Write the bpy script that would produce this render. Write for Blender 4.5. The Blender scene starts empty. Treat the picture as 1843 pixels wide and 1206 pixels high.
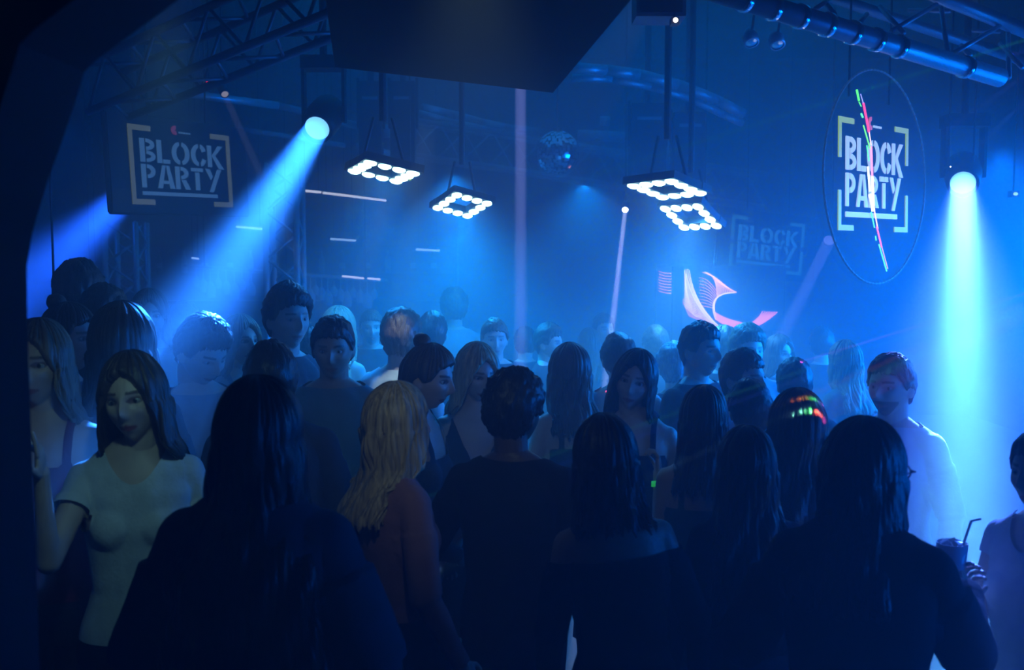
import bpy, math, random
import numpy as np
from mathutils import Vector, Matrix, Euler
random.seed(7); rng = np.random.default_rng(7)
SC = bpy.context.scene
COL = SC.collection
R = math.radians

# ------------------------------------------------------------------ camera
F = 1800.0                       # focal length in pixels of the 1843 x 1206 frame
CZ = 2.05
PITCH = math.atan((603 - 465) / F)
cd = bpy.data.cameras.new('camera'); cam = bpy.data.objects.new('camera', cd); COL.objects.link(cam)
cd.sensor_width = 36; cd.lens = F / 1843 * 36; cd.clip_start = 0.05; cd.clip_end = 60
cam.location = (0, 0, CZ); cam.rotation_euler = (math.pi / 2 - PITCH, 0, 0)
cd.dof.use_dof = True; cd.dof.focus_distance = 4.6; cd.dof.aperture_fstop = 3.4
SC.camera = cam
FWD = Vector((0, math.cos(PITCH), -math.sin(PITCH))); UP = Vector((0, math.sin(PITCH), math.cos(PITCH)))
def P(px, py, D):
    """world point seen at pixel px, py at distance D along the lens axis"""
    return Vector((0, 0, CZ)) + D * (FWD + Vector(((px - 921.5) / F, 0, 0)) - UP * ((py - 603) / F))

# ------------------------------------------------------------------ view, haze
vs = SC.view_settings
vs.view_transform = 'Standard'; vs.look = 'None'; vs.gamma = 1; vs.exposure = 0.42; vs.use_curve_mapping = False
w = bpy.data.worlds.new('world'); SC.world = w; w.use_nodes = True
nt = w.node_tree; nt.nodes['Background'].inputs[0].default_value = (0, 0, 0, 1); nt.nodes['Background'].inputs[1].default_value = 0
HAZE = 0.135
vsn = nt.nodes.new('ShaderNodeVolumeScatter'); vsn.inputs['Color'].default_value = (.93, .95, 1, 1)
vsn.inputs['Density'].default_value = HAZE; vsn.inputs['Anisotropy'].default_value = 0.3
nt.links.new(vsn.outputs[0], nt.nodes['World Output'].inputs['Volume'])
SC.cycles.max_bounces = 4; SC.cycles.volume_bounces = 0; SC.cycles.caustics_reflective = False; SC.cycles.caustics_refractive = False
SC.cycles.sample_clamp_indirect = 2.0

# ------------------------------------------------------------------ lights
def aim(o, a, b):
    d = (b - a).normalized(); o.location = a; o.rotation_euler = d.to_track_quat('-Z', 'Y').to_euler()
def beam(name, a, b, size, spread, watt, col):
    """narrow beam: a lens-sized disc lamp of small spread, shining from a to b"""
    l = bpy.data.lights.new(name, 'AREA'); l.shape = 'DISK'; l.size = size; l.spread = R(spread); l.energy = watt; l.color = col
    o = bpy.data.objects.new(name, l); COL.objects.link(o); aim(o, a, b); o.visible_camera = False; return o
def spot(name, a, b, angle, blend, watt, col, rad=.03):
    l = bpy.data.lights.new(name, 'SPOT'); l.spot_size = R(angle); l.spot_blend = blend; l.energy = watt; l.color = col; l.shadow_soft_size = rad
    o = bpy.data.objects.new(name, l); COL.objects.link(o); aim(o, a, b); return o

MH1 = P(570, 232, 5.4); MH1T = P(335, 600, 3.85)
MH2 = P(232, 346, 7.6); MH2T = P(20, 545, 6.0)
MH3 = P(1733, 330, 5.6); MH3T = P(1735, 1250, 2.75)
beam('beam_lamp', MH1, MH1T, .13, 12, 19, (.02, .19, 1))
beam('beam_lamp', MH2, MH2T, .18, 18, 17, (.01, .1, 1))
beam('beam_lamp', MH3, MH3T, .13, 7.5, 7, (.16, .68, 1))
beam('beam_lamp', MH3, MH3T, .13, 19, 22, (.06, .16, 1))
beam('beam_lamp', P(937, 100, 6.2), P(937, 640, 6.0), .07, 1.2, 1.5, (.30, .34, .9))
beam('beam_lamp', P(405, 172, 6.5), P(463, 300, 6.0), .045, 1.5, .03, (.5, .5, .8))
beam('beam_lamp', P(1125, 380, 9), P(1103, 575, 7.5), .04, 1.2, .6, (.5, .6, 1))
beam('beam_lamp', P(1492, 435, 8), P(1405, 610, 7), .09, 2, .45, (.2, .32, 1))
# panels' light on the floor and in the haze
PANELS = [(690, 311, 5.5), (832, 371, 6.8), (1200, 342, 5.6), (1243, 392, 6.3)]
for (x, y, d), wt, c in zip(PANELS, (240, 470, 240, 400), ((.0, .24, 1), (0, .30, 1), (0, .26, 1), (.05, .42, 1))):
    a = P(x, y + 6, d)
    spot('panel_lamp', a, a + Vector((0, -.25, -1)), 112, .7, wt, c, .25)
# large unseen area lights added to fill the haze with blue
def wash(a, b, sx, sy, watt, col):
    l = bpy.data.lights.new('wash_lamp', 'AREA'); l.shape = 'RECTANGLE'; l.size = sx; l.size_y = sy; l.energy = watt; l.color = col
    o = bpy.data.objects.new('wash_lamp', l); COL.objects.link(o); aim(o, Vector(a), Vector(b)); o.visible_camera = False; return o
wash((.8, 8.6, 4.5), (.8, 8.6, 0), 5.5, 5.0, 50, (0, .27, 1))
wash((3.9, 5.6, 2.0), (0, 6.3, 1.0), 2.4, 1.2, 300, (0, .16, 1)).data.spread = R(95)
wash((3.2, 2.3, 1.5), (.6, 2.6, 1.2), 1.2, .8, 46, (0, .13, 1))
# unseen spots added to brighten the mid-room haze, no fixtures built
for (x, y, z), wt, c in (((-3.6, 8.0, 3.2), 12, (0, .12, 1)), ((-.5, 8.6, 2.75), 480, (0, .24, 1)),
                         ((3.4, 7.0, 2.8), 300, (0, .15, 1)), ((.8, 10.8, 2.9), 420, (0, .24, 1))):
    spot('wash_lamp', Vector((x, y, z)), Vector((x, y + .3, 0)), 120, .8, wt, c, .1)
# unseen spots added to brighten single figures and the arch
def add_fill(a, b, ang, watt, col):
    spot('house_lamp', Vector(a), Vector(b), ang, .8, watt, col, .05)
add_fill((-.62, 1.85, 2.5), (-1.12, 3.05, 1.42), 46, 10, (.35, .95, .95))
add_fill((-.05, 1.55, 2.6), (-.22, 3.7, 1.3), 46, 11, (.6, .95, .85))
spot('house_lamp', P(775, 190, 4.5), P(708, 660, 4.9), 11, .6, 90, (.6, .9, 1), .04)
spot('house_lamp', P(700, 330, 6.4), P(625, 610, 5.35), 12, .7, 14, (1, .45, .25), .03)
add_fill((-1.6, .9, 2.6), (-2.0, 2.1, 2.3), 80, 1.6, (.8, .25, .4))
_b = P(1003, 276, 8.2); spot('ball_pin_lamp', Vector((_b.x + .8, _b.y - .9, 4.3)), _b, 22, .4, 40, (.7, .85, 1), .02)  # unseen spot added to make the mirror ball sparkle
# laser rays: a fan from beyond the right edge over the crowd, a fan to the round screen
LT = P(1438, 712, 2.98); L2 = P(2190, 400, 2.6); LS = LT + (P(1843, 548, 3.5) - LT) * 1.6
for k, c in enumerate(((1, .25, .02), (1, .5, .02), (.1, 1, .1), (.1, 1, .3), (.25, .15, 1), (.5, .1, 1))):
    x = 1398 + 15 * k; beam('laser_ray', L2, P(x, 730 + .0045 * (x - 1436) ** 2 * .6, 3.23), .014, .7, .022, c)
for k, c in enumerate(((.3, .7, 1), (.2, 1, .7), (.1, 1, .2), (1, .1, .05), (1, .2, .1), (1, .1, .6))):
    x = 1392 + 17 * k; beam('laser_ray', L2, P(x, 754 + .0045 * (x - 1430) ** 2 * .7, 3.20), .016, .7, .028, c)
beam('laser_ray', LS, P(1150, 786, 3.7), .014, .35, .05, (.03, .05, 1)); beam('laser_ray', LS, P(1150, 766, 3.7), .014, .35, .025, (.05, .8, .3))
beam('laser_ray', LS, P(1440, 652, 4.6), .010, .4, .08, (.6, .1, 1))
LU = P(2010, 20, 4.4)
for y, c, w__ in ((165, (.02, .8, .25), .09), (215, (.03, .05, 1), .12), (330, (.03, .06, 1), .12), (440, (.03, .08, 1), .12)):
    beam('laser_ray', LU, P(1548 + (y - 165) * .12, y, 5.2), .016, .8, w__, c)

# ------------------------------------------------------------------ materials
MATS = {}
def mat(name, col, rough=.6, metal=0, bump=0, bscale=80, var=0, vscale=6, emit=None, es=1, spec=.4, stretch=None, attr=False):
    if name in MATS: return MATS[name]
    m = bpy.data.materials.new(name); m.use_nodes = True; n = m.node_tree.nodes; L = m.node_tree.links
    b = n['Principled BSDF']; b.inputs['Base Color'].default_value = (*col, 1); b.inputs['Roughness'].default_value = rough
    b.inputs['Metallic'].default_value = metal; b.inputs['Specular IOR Level'].default_value = spec
    tc = n.new('ShaderNodeTexCoord'); src = tc.outputs['Object']
    if stretch:
        mp = n.new('ShaderNodeMapping'); mp.inputs['Scale'].default_value = stretch; L.new(src, mp.inputs[0]); src = mp.outputs[0]
    base = None
    if var:
        t = n.new('ShaderNodeTexNoise'); t.inputs['Scale'].default_value = vscale; L.new(src, t.inputs['Vector'])
        mr = n.new('ShaderNodeMapRange'); mr.inputs[1].default_value = .3; mr.inputs[2].default_value = .7
        mr.inputs[3].default_value = 1 - var; mr.inputs[4].default_value = 1 + var; L.new(t.outputs[0], mr.inputs[0])
        mx = n.new('ShaderNodeMix'); mx.data_type = 'RGBA'; mx.blend_type = 'MULTIPLY'; mx.inputs[0].default_value = 1
        mx.inputs[6].default_value = (*col, 1); L.new(mr.outputs[0], mx.inputs[7]); base = mx.outputs[2]
        L.new(base, b.inputs['Base Color'])
    if attr:
        at = n.new('ShaderNodeAttribute'); at.attribute_name = 'tint'
        mx = n.new('ShaderNodeMix'); mx.data_type = 'RGBA'; mx.blend_type = 'MULTIPLY'; mx.inputs[0].default_value = 1
        if base: L.new(base, mx.inputs[6])
        else: mx.inputs[6].default_value = (*col, 1)
        L.new(at.outputs['Color'], mx.inputs[7]); L.new(mx.outputs[2], b.inputs['Base Color'])
    if bump:
        t = n.new('ShaderNodeTexNoise'); t.inputs['Scale'].default_value = bscale; L.new(src, t.inputs['Vector'])
        bp = n.new('ShaderNodeBump'); bp.inputs['Strength'].default_value = bump; bp.inputs['Distance'].default_value = .004
        L.new(t.outputs[0], bp.inputs['Height']); L.new(bp.outputs[0], b.inputs['Normal'])
    if emit:
        b.inputs['Emission Color'].default_value = (*emit, 1); b.inputs['Emission Strength'].default_value = es
        try: m.cycles.emission_sampling = 'NONE'
        except Exception: pass
    MATS[name] = m; return m

def M_floor():
    return mat('dark_floor', (.03, .03, .035), .35, 0, .2, 30, .3, 3)
M_black = mat('black_paint', (.02, .018, .022), .7, 0, .15, 40, .2, 4)
M_wall = mat('dark_wall_paint', (.035, .022, .028), .8, 0, .3, 30, .25, 2)
M_backw = mat('back_wall_paint', (.05, .06, .08), .7, 0, .2, 20, .25, 1.5)
M_metal = mat('black_metal', (.03, .03, .035), .45, .4, .1, 60)
M_alu = mat('brushed_aluminium', (.42, .44, .48), .45, .7, .1, 120)
M_dalu = mat('dull_dark_aluminium', (.12, .12, .14), .5, .6, .1, 120)
M_chrome = mat('mirror_glass', (.85, .88, .9), .06, 1)
M_screen = mat('screen_black', (.012, .014, .02), .35)
M_glass = mat('clear_glass', (.55, .6, .65), .1, 0, spec=.9)
M_wood = mat('dark_wood_shelf', (.05, .035, .03), .5, 0, .2, 40, .3, 5)

# ------------------------------------------------------------------ mesh helpers
class MB:
    def __init__(s): s.v = []; s.f = []
    def add(s, v, f):
        k = len(s.v); s.v += [tuple(p) for p in v]; s.f += [tuple(i + k for i in q) for q in f]
    def box(s, c, h, M=None):
        v = [Vector((x * h[0], y * h[1], z * h[2])) for x in (-1, 1) for y in (-1, 1) for z in (-1, 1)]
        if M is not None: v = [M @ p for p in v]
        s.add([p + Vector(c) for p in v], [(0, 1, 3, 2), (4, 6, 7, 5), (0, 4, 5, 1), (2, 3, 7, 6), (0, 2, 6, 4), (1, 5, 7, 3)])
    def tube(s, a, b, r, r2=None, n=10, caps=True):
        a = Vector(a); b = Vector(b); r2 = r if r2 is None else r2
        d = (b - a).normalized(); u = d.orthogonal().normalized(); w_ = d.cross(u)
        v = [c + (u * math.cos(2 * math.pi * i / n) + w_ * math.sin(2 * math.pi * i / n)) * q for c, q in ((a, r), (b, r2)) for i in range(n)]
        f = [(i, (i + 1) % n, n + (i + 1) % n, n + i) for i in range(n)]
        if caps: f += [tuple(range(n - 1, -1, -1)), tuple(range(n, 2 * n))]
        s.add(v, f)
    def path(s, pts, r, n=8):
        for a, b in zip(pts[:-1], pts[1:]): s.tube(a, b, r, n=n)
    def lathe(s, prof, n=16, M=None):
        v = []; f = []
        for r, z in prof:
            for i in range(n):
                p = Vector((r * math.cos(2 * math.pi * i / n), r * math.sin(2 * math.pi * i / n), z)); v.append(M @ p if M is not None else p)
        for k in range(len(prof) - 1):
            for i in range(n): f.append((k * n + i, k * n + (i + 1) % n, (k + 1) * n + (i + 1) % n, (k + 1) * n + i))
        s.add(v, f)
    def prism(s, poly, t, M):
        """outline in the xy plane of M, extruded from z=0 to z=t"""
        n = len(poly)
        v = [M @ Vector((x, y, z)) for z in (0, t) for x, y in poly]
        f = [tuple(range(n - 1, -1, -1)), tuple(range(n, 2 * n))] + [(i, (i + 1) % n, n + (i + 1) % n, n + i) for i in range(n)]
        s.add(v, f)
    def build(s, name, m, parent=None, smooth=False, loc=None):
        me = bpy.data.meshes.new(name); 
        v = s.v if loc is None else [tuple(Vector(p) - loc) for p in s.v]
        me.from_pydata(v, [], s.f); me.materials.append(m)
        if smooth: me.shade_smooth()
        o = bpy.data.objects.new(name, me); COL.objects.link(o); o.parent = parent
        if loc is not None and parent is None: o.location = loc
        return o
def tag(o, label=None, cat=None, group=None, kind=None):
    for k, v in (('label', label), ('category', cat), ('group', group), ('kind', kind)):
        if v: o[k] = v
    return o
def empty(name, loc, label=None, cat=None, group=None, M=None):
    o = bpy.data.objects.new(name, None); COL.objects.link(o); o.empty_display_size = .1
    if M is not None: o.matrix_world = Matrix.Translation(loc) @ M.to_4x4()
    else: o.location = loc
    return tag(o, label, cat, group)
def struct(o): o['kind'] = 'structure'; return o

# ------------------------------------------------------------------ room shell
X0, X1, Y0, Y1, ZC = -6.5, 6.0, -1.6, 13.0, 4.6
def slab(name, c, h, m):
    b = MB(); b.box(c, h); o = b.build(name, m); struct(o); return o
slab('floor', ((X0 + X1) / 2, (Y0 + Y1) / 2, -.05), ((X1 - X0) / 2 + .2, (Y1 - Y0) / 2 + .2, .05), M_floor())
slab('ceiling', ((X0 + X1) / 2, (Y0 + Y1) / 2, ZC + .05), ((X1 - X0) / 2 + .2, (Y1 - Y0) / 2 + .2, .05), M_black)
slab('wall_back', ((X0 + X1) / 2, Y1 + .1, ZC / 2), ((X1 - X0) / 2 + .2, .1, ZC / 2), M_backw)
slab('wall_left', (X0 - .1, (Y0 + Y1) / 2, ZC / 2), (.1, (Y1 - Y0) / 2, ZC / 2), M_backw)
slab('wall_right', (X1 + .1, (Y0 + Y1) / 2, ZC / 2), (.1, (Y1 - Y0) / 2, ZC / 2), M_backw)
slab('wall_front', ((X0 + X1) / 2, Y0 - .1, ZC / 2), ((X1 - X0) / 2 + .2, .1, ZC / 2), M_wall)
# near arch wall at the left, cut along a slanting line
D0 = 1.7
pl = [P(-700, 2300, D0), P(46, 2300, D0), P(47, 610, D0), P(50, 480, D0), P(62, 420, D0), P(92, 330, D0), P(118, 265, D0), P(150, 180, D0), P(165, 135, D0), P(190, 112, D0), P(355, -5, D0), P(620, -200, D0), P(620, -700, D0), P(-700, -700, D0)]
b = MB(); n = len(pl)
v = [(p.x, D0, max(0, min(ZC, p.z))) for p in pl]; v2 = [(x, D0 - .22, z) for x, y, z in v]
b.add(v + v2, [tuple(range(n - 1, -1, -1)), tuple(range(n, 2 * n))] + [(i, (i + 1) % n, n + (i + 1) % n, n + i) for i in range(n)])
struct(b.build('wall_arch', M_wall))
# low dark ceiling panel over the near floor
HZ = 2.72
def onz(px, py, z):
    d = (P(px, py, 1) - Vector((0, 0, CZ))); return Vector((0, 0, CZ)) + d * ((z - CZ) / d.z)
q = [onz(603, 121, HZ), onz(995, 167, HZ), onz(1135, 0, HZ), onz(1300, -300, HZ), onz(585, -300, HZ), onz(586, 0, HZ)]
b = MB(); n = len(q)
b.add([tuple(p) for p in q] + [(p.x, p.y, HZ + .35) for p in q], [tuple(range(n)), tuple(range(2 * n - 1, n - 1, -1))] + [(i, n + i, n + (i + 1) % n, (i + 1) % n) for i in range(n)])
struct(b.build('ceiling_canopy', M_wall))

# ------------------------------------------------------------------ people
def ev(verts, faces, mods, others=()):
    """run modifiers on a raw mesh, return numpy verts and face list"""
    me = bpy.data.meshes.new('tmp'); me.from_pydata([tuple(p) for p in verts], [], [tuple(f) for f in faces])
    o = bpy.data.objects.new('tmp', me); COL.objects.link(o)
    for typ, kw in mods:
        m = o.modifiers.new('m', typ)
        for k, v in kw.items(): setattr(m, k, v)
    dg = bpy.context.evaluated_depsgraph_get(); dg.update()
    e = o.evaluated_get(dg).to_mesh()
    nv = len(e.vertices); V = np.empty(nv * 3); e.vertices.foreach_get('co', V)
    Fc = [tuple(p.vertices) for p in e.polygons]
    o.evaluated_get(dg).to_mesh_clear(); bpy.data.objects.remove(o); bpy.data.meshes.remove(me)
    return V.reshape(-1, 3), Fc
def np_mesh(V, Fc, name, m, parent=None, smooth=True, tint=None):
    me = bpy.data.meshes.new(name); me.from_pydata(V.tolist(), [], Fc); me.materials.append(m)
    if tint is not None:
        a = me.color_attributes.new('tint', 'FLOAT_COLOR', 'POINT'); c = np.ones((len(V), 4), dtype=np.float32); c[:, :3] = tint; a.data.foreach_set('color', c.ravel())
    if smooth: me.shade_smooth()
    o = bpy.data.objects.new(name, me); COL.objects.link(o); o.parent = parent; return o
def capsule(a, b, r0, r1, n=12):
    a = np.array(a, float); b = np.array(b, float); d = b - a; L = np.linalg.norm(d) + 1e-9; d /= L
    u = np.cross(d, [0, 0, 1.]) if abs(d[2]) < .9 else np.cross(d, [1., 0, 0]); u /= np.linalg.norm(u); w_ = np.cross(d, u)
    rings = []
    for t in (-80, -50, -20): rings.append((math.sin(R(t)) * r0, math.cos(R(t)) * r0))
    rings += [(0, r0), (L, r1)]
    for t in (20, 50, 80): rings.append((L + math.sin(R(t)) * r1, math.cos(R(t)) * r1))
    th = np.arange(n) * 2 * math.pi / n
    V = np.concatenate([a + d * z + r * (np.outer(np.cos(th), u) + np.outer(np.sin(th), w_)) for z, r in rings])
    Fc = [(k * n + i, k * n + (i + 1) % n, (k + 1) * n + (i + 1) % n, (k + 1) * n + i) for k in range(len(rings) - 1) for i in range(n)]
    Fc += [tuple(range(n - 1, -1, -1)), tuple(range((len(rings) - 1) * n, len(rings) * n))]
    return V, Fc
def ellipsoid(c, r, M=None, n=16, m=12):
    ph = np.linspace(-math.pi / 2 + .05, math.pi / 2 - .05, m); th = np.arange(n) * 2 * math.pi / n
    V = np.array([[math.cos(p) * math.cos(t) * r[0], math.cos(p) * math.sin(t) * r[1], math.sin(p) * r[2]] for p in ph for t in th])
    if M is not None: V = V @ np.array(M).T
    Fc = [(k * n + i, k * n + (i + 1) % n, (k + 1) * n + (i + 1) % n, (k + 1) * n + i) for k in range(m - 1) for i in range(n)]
    Fc += [tuple(range(n - 1, -1, -1)), tuple(range((m - 1) * n, m * n))]
    return V + np.array(c), Fc
def ringloft(rings, n=28, pw=2.3):
    """rings (z, half width, half depth, y centre)"""
    th = np.arange(n) * 2 * math.pi / n; c, s = np.cos(th), np.sin(th)
    c = np.sign(c) * np.abs(c) ** (2 / pw); s = np.sign(s) * np.abs(s) ** (2 / pw)
    V = np.concatenate([np.stack([c * a, s * b + y, np.full(n, z)], 1) for z, a, b, y in rings])
    k_ = len(rings)
    Fc = [(k * n + i, k * n + (i + 1) % n, (k + 1) * n + (i + 1) % n, (k + 1) * n + i) for k in range(k_ - 1) for i in range(n)]
    Fc += [tuple(range(n - 1, -1, -1)), tuple(range((k_ - 1) * n, k_ * n))]
    return V, Fc
def join(parts):
    V = []; Fc = []; k = 0
    for v, f in parts: V.append(v); Fc += [tuple(i + k for i in q) for q in f]; k += len(v)
    return np.concatenate(V), Fc

HEADS = {}
def head_mesh(sex):
    """head with brow, eye hollows, nose, lips, chin, ears, neck; centre at the origin, facing -y"""
    if sex in HEADS: return HEADS[sex]
    n, m = 72, 64
    V = []
    for k in range(m):
        p = -math.pi / 2 + math.pi * (k + .5) / m
        for i in range(n):
            t = 2 * math.pi * i / n
            V.append((math.cos(p) * math.cos(t), math.cos(p) * math.sin(t), math.sin(p)))
    D = np.array(V); x, y, z = D.T
    a, bb, h = (.076, .097, .117) if sex == 'm' else (.072, .092, .112)
    X, Y, Z = x * a, y * bb, z * h
    low = np.clip((-z - .05) / .95, 0, 1)
    jaw = .40 if sex == 'm' else .5
    X = X * (1 - jaw * low ** 1.5)
    Y = np.where(Y > 0, Y * (1 - .75 * low ** 1.1), Y * (1 - .12 * low))
    Y = Y - .010 * low
    fr = np.clip(-y * 1.6, 0, 1)
    def g(cx, cz, sx, sz): return np.exp(-((X - cx) / sx) ** 2 - ((Z - cz) / sz) ** 2) * fr
    d = np.zeros(len(X)); k_ = 1.0 if sex == 'm' else .75
    for s in (-1, 1):
        d += -.013 * g(s * .031, .006, .017, .012) + .005 * k_ * g(s * .028, .028, .022, .008)
        d += .006 * g(s * .043, -.022, .018, .018) - .004 * g(s * .035, -.052, .012, .02)
        d += .006 * g(s * .009, -.034, .006, .006)
    d += .009 * g(0, .004, .007, .02) + .019 * g(0, -.028, .0085, .014) + .012 * g(0, -.012, .008, .014)
    Z0 = Z.copy(); Z = Z - 5 * X * X
    d += .0055 * g(0, -.0590, .016, .0045) + .0065 * g(0, -.0715, .013, .005) - .006 * g(0, -.0655, .022, .0028)
    Z = Z0
    d -= .004 * g(0, -.085, .02, .006)
    d += (.010 if sex == 'm' else .007) * g(0, -.102, .02, .014)
    Y = Y - d
    V = np.stack([X, Y, Z], 1)
    Fc = [(k * n + i, k * n + (i + 1) % n, (k + 1) * n + (i + 1) % n, (k + 1) * n + i) for k in range(m - 1) for i in range(n)]
    Fc += [tuple(range(n - 1, -1, -1)), tuple(range((m - 1) * n, m * n))]
    pr = [(V, Fc)]
    for s in (-1, 1):
        Mz = Matrix.Rotation(R(-20 * s), 3, 'Z') @ Matrix.Rotation(R(-10), 3, 'X')
        pr.append(ellipsoid((s * a * 1.03, .012, -.008), (.008, .018, .031), Mz))
    nr = .056 if sex == 'm' else .046
    pr.append(capsule((0, .028, -.26), (0, .022, -.03), nr * 1.12, nr, 20))
    out = ev(*join(pr), [('REMESH', dict(mode='VOXEL', voxel_size=.0042, adaptivity=0)), ('SMOOTH', dict(factor=.5, iterations=2))])
    HEADS[sex] = out; return out
HANDS = {}
def hand_mesh(pose):
    """right-handed hand hanging along -z from the wrist at the origin; palm faces -x... thumb forward (-y)"""
    if pose in HANDS: return HANDS[pose]
    pr = [ellipsoid((0, 0, -.052), (.015, .040, .050)), capsule((0, 0, .03), (0, 0, -.02), .024, .025)]
    curls = {'relaxed': (18, 18, 18, 18), 'point': (4, 75, 80, 80), 'grip': (50, 52, 55, 58), 'open': (4, 4, 6, 8)}[pose]
    for j, (yy, ln, cu) in enumerate(zip((-.029, -.0098, .0098, .028), (.074, .082, .076, .060), curls)):
        p = np.array([0, yy, -.088]); ang = R(cu * .6); sp = R((-4, -1, 2, 6)[j])
        for seg, fr_, r0, r1 in ((0, .45, .0088, .0082), (1, .30, .0082, .0076), (2, .25, .0076, .0066)):
            d = np.array([-math.sin(ang), math.sin(sp), -math.cos(ang)]); q = p + d * ln * fr_
            pr.append(capsule(p, q, r0, r1, 8)); p = q; ang += R(cu)
    tc = 1.2 if pose in ('grip', 'point') else .4
    p = np.array([-.004, -.026, -.025]); q = p + np.array([-.010, -.028, -.028]); pr.append(capsule(p, q, .0125, .011, 8))
    p = q; q = p + np.array([-.012 * tc, -.008, -.026]); pr.append(capsule(p, q, .0105, .0095, 8))
    p = q; q = p + np.array([-.014 * tc, .002, -.020]); pr.append(capsule(p, q, .0095, .0075, 8))
    out = ev(*join(pr), [('REMESH', dict(mode='VOXEL', voxel_size=.0034, adaptivity=0)), ('SMOOTH', dict(factor=.5, iterations=1))])
    HANDS[pose] = out; return out

def rot_to(d, side):
    """matrix that turns -z to d; side keeps the palm of the left hand turned inwards"""
    d = Vector(d).normalized(); z = -d
    y = Vector((0, 1, 0)) - z * z.dot(Vector((0, 1, 0)))
    if y.length < .3: y = Vector((0, 0, 1)) - z * z.z
    y.normalize(); x = y.cross(z)
    M = Matrix((x, y, z)).transposed()
    return M
def noise3(V, f, seed):
    r_ = np.random.default_rng(seed); o = np.zeros(len(V))
    for k in range(6):
        d = r_.normal(size=3); d /= np.linalg.norm(d)
        o += np.sin(V @ d * f * (1 + .5 * k) + r_.uniform(0, 6.3) + 1.4 * np.sin(V @ r_.normal(size=3) * f * .4)) / (1 + .5 * k)
    return o / 3

SKIN = {'light': (.62, .42, .34), 'tan': (.45, .28, .2), 'dark': (.13, .07, .05)}
HAIR = {'black': (.012, .01, .01), 'brown': (.06, .035, .022), 'lightbrown': (.17, .10, .055), 'blonde': (.50, .36, .2), 'grey': (.3, .3, .32)}
def skin_m(k): return mat('skin_' + k, SKIN[k], .45, 0, .12, 300, .08, 18, attr=True)
def hair_m(k): return mat('hair_' + k, HAIR[k], .38, 0, .6, 60, .45, 24, stretch=(4, 4, .25))
def cloth_m(c, rough=.85):
    nm = 'cloth_%02x%02x%02x' % tuple(int(max(0, min(1, q)) * 255) for q in c)
    return mat(nm, c, rough, 0, .35, 90, .12, 12, spec=.15)

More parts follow.
